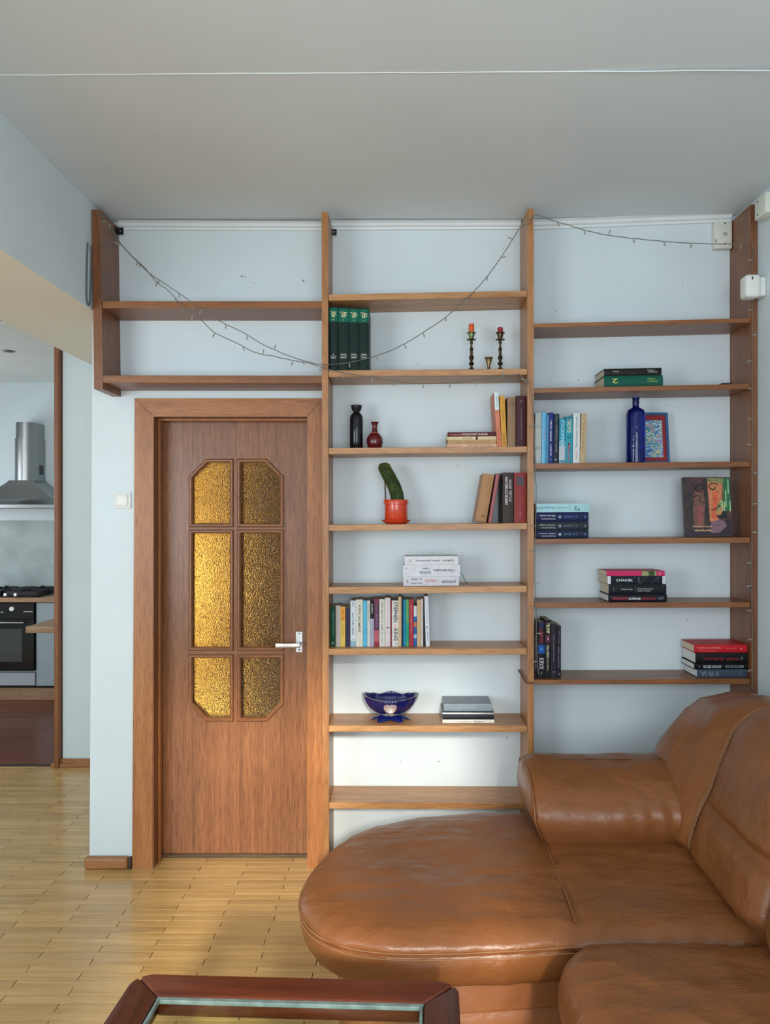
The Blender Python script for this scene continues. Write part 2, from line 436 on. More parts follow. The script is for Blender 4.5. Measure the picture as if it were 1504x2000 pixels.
# ================================================================ THE DOOR
dr = struct('door_1', 'oak door with six amber textured glass panes')
DC = 3.54                      # face of the casing
DL = 3.66                      # face of the leaf
# casing with mitred head, lining and stop
b = MB()
xo0, xo1, xi0, xi1 = X(263, DC), X(258, DC), X(300, DC), X(297, DC)
zt, zi = Z(778, DC), Z(814, DC)
b.hexa([(xo1, DC, 0), (xi1, DC, 0), (xi1, YW, 0), (xo1, YW, 0), (xo0, DC, zt), (xi0, DC, zi), (xi0, YW, zi), (xo0, YW, zt)])
b.build('casing', TRIM_V, dr, smooth=0)
b = MB(); a0, a1 = X(600, DC), X(631.5, DC)
b.hexa([(a0, DC, 0), (a1, DC, 0), (a1, YW, 0), (a0, YW, 0), (a0, DC, zi), (a1, DC, zt), (a1, YW, zt), (a0, YW, zi)])
b.build('casing', TRIM_V, dr, smooth=0)
b = MB(); g = 0.0015
b.hexa([(xi0+g, DC, zi+g), (a0-g, DC, zi+g), (a0-g, YW, zi+g), (xi0+g, YW, zi+g), (xo0+g, DC, zt), (a1-g, DC, zt), (a1-g, YW, zt), (xo0+g, YW, zt)])
b.build('casing', TRIM_H, dr, smooth=0)
b = MB(); b.box(-1.172, -1.1565, YW-0.019, 3.70, 0, zi+0.01); b.box(-0.4485, -0.435, YW-0.019, 3.70, 0, zi+0.01); b.box(-1.1565, -0.4485, YW-0.019, 3.70, zi, zi+0.012)
b.build('lining', DOAK_V, dr, smooth=0)
b = MB(); b.box(-1.1565, -1.146, 3.60, 3.63, 0.0, zi, bev=0.002); b.box(-1.146, -0.4485, 3.60, 3.63, zi-0.011, zi, bev=0.002)
b.build('stop_bead', TRIM_V, dr)
# leaf: front panel with six openings
px = [(376, 450), (470, 548)]
rows = [(903, 1023), (1041, 1264), (1284, 1402)]
PX = [(X(a, DL), X(c, DL)) for a, c in px]
PZ = [(Z(c, DL), Z(a, DL)) for a, c in rows]      # low, high
L0, L1, LZ0, LZ1 = -1.1555, -0.4495, 0.018, zi-0.0015
xb = [L0, PX[0][0], PX[0][1], PX[1][0], PX[1][1], L1]
zb = [LZ0, PZ[2][0], PZ[2][1], PZ[1][0], PZ[1][1], PZ[0][0], PZ[0][1], LZ1]
CH = 0.073
# vertical veneer boards are parts of the leaf (above, beside and below the glass)
lf = bpy.data.objects.new('leaf', None); COL.objects.link(lf); lf.parent = dr
def board(x0, x1, z0, z1):
    MB().box(x0+0.0003, x1-0.0003, DL, DL+0.04, z0, z1).build('board', LEAF, lf, smooth=0)
board(L0, xb[1]-0.0, LZ0, LZ1)
board(xb[4], L1, LZ0, LZ1)
n = 4
for i in range(n):
    x0 = xb[1]+(xb[4]-xb[1])*i/n; x1 = xb[1]+(xb[4]-xb[1])*(i+1)/n
    board(x0, x1, LZ0, zb[1]); board(x0, x1, zb[6], LZ1)
b = MB()
b.box(xb[2], xb[3], DL, DL+0.04, zb[1], zb[6])
b.build('muntin', LEAF, lf, smooth=0)
b = MB()
for z0, z1 in ((zb[2], zb[3]), (zb[4], zb[5])):
    for x0, x1 in ((xb[1], xb[2]), (xb[3], xb[4])): b.box(x0, x1, DL, DL+0.04, z0, z1)
b.build('rail', LEAFH, lf, smooth=0)
for (x, z, sx, sz) in ((xb[1], zb[6], 1, -1), (xb[4], zb[6], -1, -1), (xb[1], zb[1], 1, 1), (xb[4], zb[1], -1, 1)):
    MB().prism([(x, z), (x+sx*CH, z), (x, z+sz*CH)], DL, DL+0.04).build('corner_block', LEAF, lf, smooth=0)
def loop_frame(b, poly, prof, y):
    """sweep (offset outwards, depth) along a closed polygon with mitred corners"""
    n = len(poly); rings = [[] for _ in prof]
    area = sum(poly[i][0]*poly[(i+1) % n][1]-poly[(i+1) % n][0]*poly[i][1] for i in range(n))
    s = 1 if area > 0 else -1
    for i in range(n):
        p0, p1, p2 = Vector(poly[i-1]), Vector(poly[i]), Vector(poly[(i+1) % n])
        d1, d2 = (p1-p0).normalized(), (p2-p1).normalized()
        n1, n2 = Vector((d1.y, -d1.x))*s, Vector((d2.y, -d2.x))*s
        m = (n1+n2); m = m/ (m.dot(n1))
        for k, (o, dy) in enumerate(prof):
            q = p1+m*o; rings[k].append((q.x, y+dy, q.y))
    rings.append(rings[0])
    V = [[b.bm.verts.new(p) for p in r] for r in rings[:-1]]; V.append(V[0])
    for a, c in zip(V, V[1:]):
        for i in range(n):
            j = (i+1) % n; b.bm.faces.new((a[i], a[j], c[j], c[i]))
AMBER = bpy.data.materials.new('amber_glass'); AMBER.use_nodes = True
nt = AMBER.node_tree; pb = nt.nodes['Principled BSDF']
pb.inputs['Base Color'].default_value = (0.98, 0.745, 0.235, 1); pb.inputs['Transmission Weight'].default_value = 1.0
pb.inputs['Roughness'].default_value = 0.08; pb.inputs['IOR'].default_value = 1.45
tc = nt.nodes.new('ShaderNodeTexCoord'); nn = nt.nodes.new('ShaderNodeTexVoronoi'); nn.inputs['Scale'].default_value = 190
n3 = nt.nodes.new('ShaderNodeTexNoise'); n3.inputs['Scale'].default_value = 230
ad = nt.nodes.new('ShaderNodeMath'); ad.operation = 'ADD'
nt.links.new(tc.outputs['Object'], nn.inputs['Vector']); nt.links.new(tc.outputs['Object'], n3.inputs['Vector'])
nt.links.new(nn.outputs['Distance'], ad.inputs[0]); nt.links.new(n3.outputs['Fac'], ad.inputs[1])
bp = nt.nodes.new('ShaderNodeBump'); bp.inputs['Strength'].default_value = 0.9; bp.inputs['Distance'].default_value = 0.0028
nt.links.new(ad.outputs[0], bp.inputs['Height']); nt.links.new(bp.outputs[0], pb.inputs['Normal'])
for r_, (z0, z1) in enumerate(PZ):
    for c_, (x0, x1) in enumerate(PX):
        poly = [(x0, z0), (x1, z0), (x1, z1), (x0, z1)]
        if r_ == 0 and c_ == 0: poly = [(x0, z0), (x1, z0), (x1, z1), (x0+CH, z1), (x0, z1-CH)]
        if r_ == 0 and c_ == 1: poly = [(x0, z0), (x1, z0), (x1, z1-CH), (x1-CH, z1), (x0, z1)]
        if r_ == 2 and c_ == 0: poly = [(x0+CH, z0), (x1, z0), (x1, z1), (x0, z1), (x0, z0+CH)]
        if r_ == 2 and c_ == 1: poly = [(x0, z0), (x1-CH, z0), (x1, z0+CH), (x1, z1), (x0, z1)]
        b = MB(); loop_frame(b, poly, [(-0.002, 0.012), (-0.002, -0.004), (0.004, -0.012), (0.011, -0.012), (0.0165, -0.005), (0.0165, 0.002)], DL)
        b.build('moulding', LEAFH, lf, smooth=30)
        b = MB(); b.prism(poly, DL+0.015, DL+0.020); b.build('pane', AMBER, lf, smooth=0)
# handle
dh = bpy.data.objects.new('door_handle', None); COL.objects.link(dh); dh.parent = dr
hx0, hx1, hz0, hz1 = X(577.5, DL), X(591.5, DL), Z(1274, DL), Z(1233, DL)
MB().box(hx0, hx1, DL-0.006, DL, hz0, hz1, bev=0.002).build('back_plate', ALU, dh)
hxc = (hx0+hx1)/2+0.003; hzc = Z(1255, DL)
b = MB(); b.tube([(hxc, DL-0.004, hzc), (hxc, DL-0.03, hzc), (hxc, DL-0.045, hzc-0.002)], 0.011, 14)
b.box(X(538, DL-0.05), hxc+0.008, DL-0.058, DL-0.044, hzc-0.016, hzc+0.005, bev=0.004, seg=2)
b.build('lever', ALU, dh)
for zz in (hz0+0.013, hz1-0.009): MB().tube([(hxc-0.002, DL-0.006, zz), (hxc-0.002, DL-0.0075, zz)], 0.0035, 10).build('screw', GAP, dh)
# made-up wardrobe, added in the hall to darken the right amber panes
t = thing('wardrobe', 'added dark brown wardrobe darkening the right door panes, blurred behind the amber glass', 'wardrobe', (-0.72, 4.5, 0))
MB().box(-0.40, 1.1, 0.0, 0.42, 0.0, 2.5, bev=0.004).build('body', wood('dark_wardrobe', (78, 48, 32), (98, 62, 42), 'z'), t)
for k in (0, 1): MB().box(-0.39+k*0.4, -0.002+k*0.4, -0.02, 0.0, 0.08, 2.46, bev=0.003).build('door', wood('dark_wardrobe', (0, 0, 0), (0, 0, 0)), t)

# light switch on the pier
t = thing('light_switch', 'square white wall switch with rocker beside the door casing', 'switch', (X(240.3, YW), YW, Z(977, YW)))
MB().box(-0.0385, 0.0385, -0.009, 0.0, -0.038, 0.038, bev=0.004, seg=2).build('frame_plate', PLASTIC, t)
MB().box(-0.030, 0.026, -0.014, -0.009, -0.027, 0.028, bev=0.004, seg=2).build('rocker', PLASTIC, t)

# ================================================================ KITCHEN
CABM = mat('cabinet_grey', (0.33, 0.40, 0.43), rough=0.4, noise_amt=0.02)
CABL = mat('drawer_grey', (0.40, 0.43, 0.46), rough=0.35, noise_amt=0.02)
GLASSK = mat('black_glass', (0.010, 0.010, 0.012), rough=0.08, noise_amt=0.1)
KY = 6.75
b = MB().box(-4.69, -2.232, 7.334, 7.349, 0.913, Z(1017, 7.335))
tag(b.build('backsplash', mat('concrete_panel', (0.36, 0.42, 0.42), 0.5, noise_amt=0.22, noise_scale=4), smooth=0), 'grey concrete-look splashback panel behind the hob', 'backsplash')
b = MB().box(-4.69, -2.232, 6.725, 7.335, 0.873, 0.912, bev=0.003)
tag(b.build('worktop', PINE), 'pale wooden kitchen worktop carrying the hob', 'worktop')
t = thing('kitchen_cabinet', 'blue-grey base cabinet right of the oven under the pale worktop', 'cabinet', (-2.75, KY, 0))
MB().box(-0.49, 0.515, 0.02, 0.58, 0.135, 0.872).build('body', CABM, t, smooth=0)
MB().box(-0.487, -0.10, 0.0, 0.02, 0.137, 0.868, bev=0.002).build('door', CABM, t)
MB().box(-0.097, 0.51, 0.0, 0.02, 0.137, 0.868, bev=0.002).build('door', CABM, t)
t = thing('oven_cabinet', 'grey base unit with a drawer beneath the black oven', 'cabinet', (-3.55, KY, 0))
MB().box(-0.305, 0.305, 0.03, 0.58, 0.135, 0.27).build('body', CABM, t, smooth=0)
MB().box(-0.302, 0.302, 0.0, 0.03, 0.14, 0.252, bev=0.002).build('drawer', CABL, t)
t = thing('plinth', 'pale wooden plinth board under the kitchen cabinets', 'plinth', (-3.4, 6.80, 0))
MB().box(-1.29, 1.165, 0, 0.02, 0.0, 0.108, bev=0.002).build('board', PINE, t)
MB().box(-1.29, 1.165, 0.02, 0.5, 0.0, 0.134).build('carcass_base', GAP, t, smooth=0)
t = thing('oven', 'black built-in oven with white knob and steel handle', 'oven', (-3.545, KY, 0.272))
MB().box(-0.297, 0.297, 0.0, 0.56, 0.0, 0.595).build('body', BLACK, t, smooth=0)
MB().box(-0.297, 0.297, -0.02, 0.0, 0.455, 0.595, bev=0.003).build('control_panel', GLASSK, t)
od = MB().box(-0.297, 0.297, -0.02, 0.0, 0.0, 0.45, bev=0.003).build('oven_door', GLASSK, t)
MB().box(-0.235, 0.195, -0.0215, -0.02, 0.08, 0.37, bev=0.0006).build('window', mat('oven_window', (0.06, 0.065, 0.065), rough=0.06, noise_amt=0.1), od)
b = MB(); b.tube([(-0.235, -0.05, 0.425), (0.225, -0.05, 0.425)], 0.009, 10); b.tube([(-0.2, -0.02, 0.425), (-0.2, -0.05, 0.425)], 0.006, 8); b.tube([(0.19, -0.02, 0.425), (0.19, -0.05, 0.425)], 0.006, 8)
b.build('handle', STEEL, od)
for kx in (-0.11, 0.11):
    b = MB(); b.tube([(kx, -0.02, 0.545), (kx, -0.04, 0.545)], 0.02, 16); b.build('knob', PLASTIC, t)
for kx in (0.0, 0.022):
    b = MB(); b.tube([(kx, -0.02, 0.515), (kx, -0.026, 0.515)], 0.006, 10); b.build('button', PLASTIC, t)
MB().box(0.205, 0.287, -0.0215, -0.02, 0.517, 0.523).build('display_line', ALU, t, smooth=0)
# hob
t = thing('gas_hob', 'black gas hob with cast grates on the pale worktop', 'hob', (-3.55, 7.02, 0.912))
MB().box(-0.36, 0.33, -0.25, 0.25, 0.0, 0.012, bev=0.004).build('plate', GLASSK, t)
for gx in (-0.18, 0.155):
    for gy in (-0.12, 0.12):
        b = MB()
        for a in range(2):
            for s in (-1, 1):
                if a == 0: b.box(gx-0.15, gx+0.15, gy+s*0.09-0.006, gy+s*0.09+0.006, 0.012, 0.05, bev=0.002)
                else: b.box(gx+s*0.13-0.006, gx+s*0.13+0.006, gy-0.1, gy+0.1, 0.012, 0.05, bev=0.002)
        for s in (-1, 1):
            b.box(gx+s*0.09-0.05, gx+s*0.09+0.05, gy-0.005, gy+0.005, 0.045, 0.066, bev=0.002); b.box(gx-0.005, gx+0.005, gy+s*0.06-0.035, gy+s*0.06+0.035, 0.045, 0.066, bev=0.002)
        b.build('grate', BLACK, t)
        MB().lathe([(0.0, 0.012), (0.045, 0.012), (0.045, 0.026), (0.03, 0.034), (0, 0.034)], (gx, gy, 0), 18).build('burner', mat('burner_cap', (0.03, 0.03, 0.035), 0.4), t)
for k in range(4):
    MB().lathe([(0, 0.012), (0.018, 0.012), (0.016, 0.035), (0, 0.035)], (-0.16+k*0.09, -0.225, 0), 14).build('knob', ALU, t)
# cooker hood
t = thing('cooker_hood', 'stainless steel chimney hood on the kitchen wall above the hob', 'hood', (-3.535, 7.348, 0))
def dshape(hw, yb, ys, yf, z, n=20):
    pts = [(hw, yb, z), (hw, ys, z)]
    for i in range(1, n): a = PI*i/n; pts.append((hw*math.cos(a), ys-(ys-yf)*math.sin(a), z))
    return pts+[(-hw, ys, z), (-hw, yb, z)]
b = MB(); b.loft([dshape(0.092, 0, -0.16, -0.255, z) for z in (2.33, 2.50)]); b.build('upper_flue', STEEL, t)
b = MB(); b.loft([dshape(0.098, 0, -0.165, -0.265, z) for z in (1.955, 2.352)]); fl2 = b.build('lower_flue', STEEL, t)
MB().box(0.098, 0.0995, -0.12, -0.04, 2.02, 2.11).build('vent_grille', BLACK, t, smooth=0)
rings = []
for i in range(9):
    u = i/8; z = 1.735+(1.96-1.735)*u
    e = (1-u)**1.25
    hw = 0.11+(0.45-0.11)*e; yf = -0.27-(0.47-0.27)*e
    rings.append([(-hw, 0, z), (-hw, yf, z), (hw, yf, z), (hw, 0, z)])
MB().loft(rings).build('canopy', STEEL, t, smooth=50)
MB().box(-0.45, 0.45, -0.472, 0, 1.70, 1.735, bev=0.003).build('rim', STEEL, t)
# wall-fixed breakfast table
t = thing('breakfast_bar', 'pale wooden bar table jutting out in front of the kitchen cabinets', 'table', (-2.62, 6.4, 0))
MB().box(-0.39, 0.393, -0.30, 0.32, 0.70, 0.75, bev=0.003).build('top', PINE, t)
MB().box(0.30, 0.34, -0.2, 0.2, 0, 0.70, bev=0.003).build('leg_panel', CABM, t)

# ================================================================ BOOKCASE
bc = thing('bookcase', 'wall-wide open oak bookcase built around the door', 'bookcase', (0, 0, 0))
def upright(x0t, x1t, x0b, x1b, zt, zb_, m):
    b = MB()
    b.hexa([(x0b, YF, zb_), (x1b, YF, zb_), (x1b, YW-0.001, zb_), (x0b, YW-0.001, zb_), (x0t, YF, zt), (x1t, YF, zt), (x1t, YW-0.001, zt), (x0t, YW-0.001, zt)])
    return b.build('upright', m, bc, smooth=0)
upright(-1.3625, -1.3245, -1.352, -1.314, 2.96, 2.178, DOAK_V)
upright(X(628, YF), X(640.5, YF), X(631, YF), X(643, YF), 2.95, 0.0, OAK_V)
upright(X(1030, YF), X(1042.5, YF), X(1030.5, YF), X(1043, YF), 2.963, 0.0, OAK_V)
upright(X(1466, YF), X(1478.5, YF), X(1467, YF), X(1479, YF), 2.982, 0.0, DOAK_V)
SH = {}
def shelf(key, xl, xr, tl, bl, tr, br, m):
    """front edge from photo rows: top/bottom at left, top/bottom at right"""
    z = [Z(v, YF) for v in (tl, bl, tr, br)]
    b = MB(); e = 0.001
    b.hexa([(xl+e, YF+0.001, z[1]), (xr-e, YF+0.001, z[3]), (xr-e, YW-0.002, z[3]), (xl+e, YW-0.002, z[1]),
            (xl+e, YF+0.001, z[0]), (xr-e, YF+0.001, z[2]), (xr-e, YW-0.002, z[2]), (xl+e, YW-0.002, z[0])])
    bmesh.ops.bevel(b.bm, geom=list(b.bm.edges), offset=0.0012, segments=1, affect='EDGES')
    o = b.build('shelf', m, bc, smooth=0)
    SH[key] = (xl, xr, z[0], z[2]); return o
def shz(key, x):
    xl, xr, a, c = SH[key]; return a+(c-a)*(x-xl)/(xr-xl)
def tilt(key):
    xl, xr, a, c = SH[key]; return -math.atan2(c-a, xr-xl)
u1r, u2l, u2r, u3l, u3r, u4l = -1.318, X(629.5, YF), X(641.5, YF), X(1030, YF), X(1042.5, YF), X(1466, YF)
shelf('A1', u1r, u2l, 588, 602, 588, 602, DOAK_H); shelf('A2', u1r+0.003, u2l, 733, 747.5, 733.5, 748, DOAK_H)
shelf('M1', u2r, u3l, 575, 587, 567.5, 579.5, OAK_H); shelf('M2', u2r, u3l, 723.5, 736, 720, 731.5, OAK_H)
shelf('M3', u2r, u3l, 875, 887, 871.8, 883.5, OAK_H); shelf('M4', u2r, u3l, 1025, 1037, 1021.7, 1034, OAK_H)
shelf('M5', u2r, u3l, 1147, 1160, 1144, 1157, OAK_H); shelf('M6', u2r, u3l, 1267.5, 1279.5, 1266.3, 1278.5, OAK_H)
shelf('M7', u2r+0.001, u3l, 1417.6, 1429.5, 1417.6, 1430, OAK_H); shelf('M8', u2r+0.002, u3l, 1567.7, 1580, 1569.5, 1581, OAK_H)
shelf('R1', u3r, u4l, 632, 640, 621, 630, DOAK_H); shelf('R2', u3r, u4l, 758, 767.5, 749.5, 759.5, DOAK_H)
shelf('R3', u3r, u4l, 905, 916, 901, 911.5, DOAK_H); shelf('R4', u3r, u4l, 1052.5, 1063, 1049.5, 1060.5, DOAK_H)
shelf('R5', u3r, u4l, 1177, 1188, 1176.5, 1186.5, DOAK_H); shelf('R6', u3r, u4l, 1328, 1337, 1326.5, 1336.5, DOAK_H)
# black angle brackets under the ceiling
for px0, px1, py0, py1 in ((231, 243, 447, 461), (646.5, 658, 450, 462)):
    b = MB(); x0, x1 = X(px0, YW-0.004), X(px1, YW-0.004); z0, z1 = Z(py1, YW), Z(py0, YW)
    b.box(x0, x1, YW-0.0175, YW-0.015, z0, z1, bev=0.0008); b.box(x0, x0+0.0025, YW-0.05, YW-0.015, z0, z1, bev=0.0008)
    o = b.build('bracket', BLACK, bc)
    MB().box(x0+0.012, x0+0.017, YW-0.0185, YW-0.0175, (z0+z1)/2-0.003, (z0+z1)/2+0.004).build('screw', ALU, o, smooth=0)
# cord tied round the right-hand inner upright
b = MB(); b.tube(catmull([(u3l-0.0075, 3.548, 0.913), (u3l-0.0075, 3.45, 0.909), (u3l-0.0075, YF+0.012, 0.903), (u3l-0.0035, YF-0.0075, 0.900), ((u3l+u3r)/2, YF-0.0075, 0.8995), (u3r-0.002, YF-0.0075, 0.899)], 6), 0.0042, 7)
tag(b.build('tie_cord', mat('brown_cord', (0.16, 0.07, 0.035), 0.6)), 'brown leather cord looped round the bookcase upright above the sofa arm', 'cord')

# wall boxes at the upper right
t = thing('junction_box', 'old white double plate on the back wall in the top right compartment', 'wall plate', (X(1407, YW), YW, Z(463.5, YW)))
MB().box(-0.041, 0.041, -0.035, 0, -0.063, 0.062, bev=0.006, seg=2).build('cover', OLDPLASTIC, t)
for zz in (0.052, -0.042): MB().box(0.004, 0.011, -0.0358, -0.0345, zz-0.003, zz+0.003).build('screw_hole', GAP, t, smooth=0)
for xx in (0.002, 0.011): MB().box(xx, xx+0.003, -0.0358, -0.0345, -0.004, 0.010).build('slot', GAP, t, smooth=0)
t = thing('alarm_box', 'aged cream plastic box on the right wall just under the ceiling', 'wall box', (1.54, 3.22, 2.922))
MB().box(-0.050, 0.0, -0.05, 0.05, -0.043, 0.042, bev=0.005, seg=2).build('cover', OLDPLASTIC, t)
for zz in (0.028, -0.026): MB().tube([(-0.0507, 0.02, zz), (-0.0495, 0.02, zz)], 0.004, 8).build('screw', GAP, t)
t = thing('motion_sensor', 'white rounded motion sensor at the front edge of the right upright', 'sensor', (1.54, 3.27, 2.60))
MB().box(-0.034, 0.0, -0.005, 0.05, -0.038, 0.044, bev=0.008, seg=3).build('base', PLASTIC, t)
MB().box(-0.094, -0.028, -0.02, 0.05, -0.047, 0.051, bev=0.016, seg=4).build('housing', PLASTIC, t)
MB().box(-0.070, -0.064, -0.0206, -0.019, 0.026, 0.038, bev=0.0005).build('lens_slot', GAP, t)
# dark strip lying on R2
b = MB(); x0, x1 = X(1408, 3.37), X(1428, 3.37); zz = shz('R2', (x0+x1)/2); b.box(x0, x1, 3.355, 3.40, zz+0.0005, zz+0.008, bev=0.001)
tag(b.build('black_strip', BLACK), 'small flat black strip lying near the right end of the shelf', 'strip')
# grey cable between beam and bookcase
t = thing('wall_cable', 'grey cable hanging against the beam left of the bookcase end panel', 'cable', (0, 0, 0))
MB().tube(catmull([(-1.3605, 3.30, 2.80), (-1.3600, 3.29, 2.70), (-1.3595, 3.285, 2.60), (-1.3600, 3.29, 2.55), (-1.361, 3.31, 2.535), (-1.361, 3.325, 2.56), (-1.3605, 3.335, 2.7), (-1.3605, 3.337, 2.80)], 8), 0.0035, 6).build('cord', mat('grey_cable', (0.10, 0.12, 0.14), 0.5), t)

# ================================================================ BOOKS
PAGE = mat('book_pages', (0.62, 0.55, 0.42), rough=0.85, noise_amt=0.10, noise_scale=1, stretch=(300, 2, 300))
PAGEW = mat('book_pages_white', (0.70, 0.70, 0.68), rough=0.85, noise_amt=0.08, noise_scale=1, stretch=(300, 2, 300))
def cov(c, rough=0.5):
    return mat('cover_%02x%02x%02x_%d' % (tuple(c)+(int(rough*100),)), sl(c), rough=rough, noise_amt=0.09, noise_scale=25, spec=0.22 if rough > 0.4 else 0.5)
def ink(c): return mat('ink_%02x%02x%02x' % tuple(c), sl(c), rough=0.5, noise_amt=0.0)

def book(label, group, key, px0, px1, top, c, lie=False, bottom=None, D=3.362, depth=0.135, hard=False, lean=0.0,
         bands=(), texts=(), pages=PAGE, rough=0.5, dx=0.0, yaw=0.0):
    """px0..px1 across and top row of the spine as seen on the shelf; texts: (words, along 0-1, across 0-1, length, height, colour, direction)"""
    x0, x1 = X(px0, D), X(px1, D)
    if bottom is None: z0 = shz(key, (x0+x1)/2)+0.0006
    else: z0 = bottom
    z1 = Z(top, D)
    sc_ = math.cos(lean)
    if lean > 0: z0 += (x1-x0)*math.sin(lean)
    if lie: u, h = z1-z0, x1-x0
    else: u, h = x1-x0, (z1-z0)/sc_
    if lie: root = thing('book', label, 'book', (x0, D, z0), (0, tilt(key) if key else 0, yaw), group)
    else: root = thing('book', label, 'book', (x0, D, z0), (0, lean, yaw), group)
    if lie: P = lambda a, d, l: (l, d, a)          # a across thickness, d into shelf, l along the height
    else: P = lambda a, d, l: (a, d, l)
    def bx(b, a0, a1, d0, d1, l0, l1, bev=0.0):
        p, q = P(a0, d0, l0), P(a1, d1, l1)
        b.box(min(p[0], q[0]), max(p[0], q[0]), p[1], q[1], min(p[2], q[2]), max(p[2], q[2]), bev=bev)
    bt = 0.0024 if hard else 0.0008; oh = 0.003 if hard else 0.0004
    bulge = min(0.004, u*0.16) if hard else 0.0006
    b = MB()
    # cover: two boards and a spine with a rounded back
    bx(b, 0, bt, 0.002, depth, 0, h); bx(b, u-bt, u, 0.002, depth, 0, h)
    n = 6; ring0, ring1 = [], []
    sec = [(0, 0.003)]+[(u*i/n, -bulge*math.sin(PI*i/n)**0.8+0.0 if 0 < i < n else 0.0006) for i in range(n+1)]+[(u, 0.003)]
    b.loft([[P(a, d, 0.0) for a, d in sec], [P(a, d, h) for a, d in sec]])
    b.build('cover', cov(c, rough), root, smooth=35)
    b = MB(); bx(b, bt, u-bt, 0.003, depth-oh, oh, h-oh); b.build('pages', pages, root, smooth=0)
    top_first = (lambda l: l) if lie else (lambda l: 1-l)   # texts measure from the top (upright) or the left end (lying)
    for l0, l1, bc_ in bands:
        q0, q1 = sorted((top_first(l0)*h, top_first(l1)*h))
        b = MB(); sec2 = [(a, d-0.0005) for a, d in sec[1:-1]]
        b.loft([[P(a, d, q0) for a, d in sec2], [P(a, d, q1) for a, d in sec2]], closed=False, cap=(False, False))
        b.build('spine_band', cov(bc_, rough), root, smooth=35)
    for s, al, ac, ln, ht, tc_, di in texts:
        cpt = P(u*ac, -bulge-0.0011, h*top_first(al))
        R, U = {'down': ((0, 0, -1), (1, 0, 0)), 'up': ((0, 0, 1), (-1, 0, 0)), 'across': ((1, 0, 0), (0, 0, 1)), 'flip': ((-1, 0, 0), (0, 0, -1))}[di]
        L_ = ln*h if di in ('down', 'up') or lie else ln*u
        H_ = ht*u if di in ('down', 'up') or lie else ht*h
        lettering(s, cpt, R, U, L_, H_, ink(tc_), root, bold=0.012)
    return root, z1

W_, K_ = (225, 228, 228), (30, 30, 34)
# ---- green encyclopedias
g = 'green encyclopedia volumes'
GOLD = (214, 206, 160)
for i, (a, c_, tp, l1, l2, nm) in enumerate([(642.5, 660, 599, 'A', 'GRUD', 'first from the left upright'), (661, 681.3, 600, 'GRUD', 'MARV', 'second from the left upright'),
        (682, 700.8, 601, 'MARV', 'SIMN', 'third from the left upright'), (701.3, 720.4, 601.5, 'SIMN', 'ZVOR', 'rightmost of the row')]):
    book('dark green encyclopedia volume with gold monogram, '+nm, g, 'M2', a, c_, tp, (15, 36, 32), hard=True, depth=0.175,
         bands=[(0.025, 0.235, (8, 96, 76))],
         texts=[('T', 0.105, 0.33, 0.36, 0.055, GOLD, 'across'), ('L', 0.118, 0.5, 0.36, 0.085, GOLD, 'across'), ('E', 0.112, 0.68, 0.34, 0.055, GOLD, 'across'),
                (str(i+1), 0.205, 0.5, 0.10, 0.022, GOLD, 'across'), (l1, 0.745, 0.5, 0.55 if len(l1) > 1 else 0.16, 0.024, (200, 205, 200), 'across'),
                (l2, 0.795, 0.5, 0.55, 0.026, (200, 205, 200), 'across'), ('________', 0.768, 0.5, 0.8, 0.003, (190, 195, 190), 'across')])
# ---- M3 lying pile and uprights
g = 'books at the right end of the vase shelf'
_, z = book('salmon and cream paperback with red spine words, bottom of the pile by the vases', g, 'M3', 873.8, 970.5, 868, (222, 186, 156), lie=True, D=3.37,
     texts=[('metai', 0.17, 0.5, 0.26, 0.45, (200, 120, 90), 'across'), ('DRAMATURGIJA', 0.66, 0.5, 0.5, 0.55, (196, 84, 60), 'across')])
_, z = book('thin tan paperback second from the bottom of the pile by the vases', g, 'M3', 875.5, 969.5, 859.7, (186, 150, 108), lie=True, bottom=z+0.0005, D=3.37,
     texts=[('apsakymai', 0.5, 0.45, 0.7, 0.25, (120, 84, 56), 'across')])
_, z = book('cream paperback with a dark mark mid spine, third in the pile by the vases', g, 'M3', 873, 969.2, 853, (214, 194, 158), lie=True, bottom=z+0.0005, D=3.37,
     bands=[(0.585, 0.625, (70, 44, 34))], texts=[('poezija', 0.42, 0.5, 0.2, 0.4, (150, 110, 80), 'across')])
_, z = book('maroon paperback with white spine title, topmost of the pile by the vases', g, 'M3', 874.4, 969.5, 844.3, (82, 34, 38), lie=True, bottom=z+0.0005, D=3.37,
     texts=[('rinktine', 0.2, 0.45, 0.3, 0.4, (190, 120, 110), 'across'), ('MALDONO KARAS', 0.56, 0.5, 0.52, 0.5, (226, 200, 196), 'across')])
book('tall salmon pink book with a white label, leaning beside the flat pile', g, 'M3', 971.5, 979.7, 766, (206, 128, 98), lean=-0.062, depth=0.15,
     bands=[(0.0, 0.33, (214, 226, 228))], texts=[('tarptautinis', 0.17, 0.5, 0.22, 0.35, (90, 150, 160), 'down'), ('kalbos kultura', 0.8, 0.5, 0.34, 0.4, (190, 60, 50), 'down')])
book('mustard yellow paperback between the pink book and the grey-brown one', g, 'M3', 980.3, 990.2, 773, (206, 152, 62), lean=-0.045, depth=0.14,
     texts=[('A', 0.13, 0.5, 0.3, 0.03, (60, 40, 20), 'across'), ('zodynas', 0.4, 0.5, 0.18, 0.35, (150, 96, 30), 'down'), ('IIIIIIII', 0.86, 0.5, 0.2, 0.5, (140, 90, 30), 'down')])
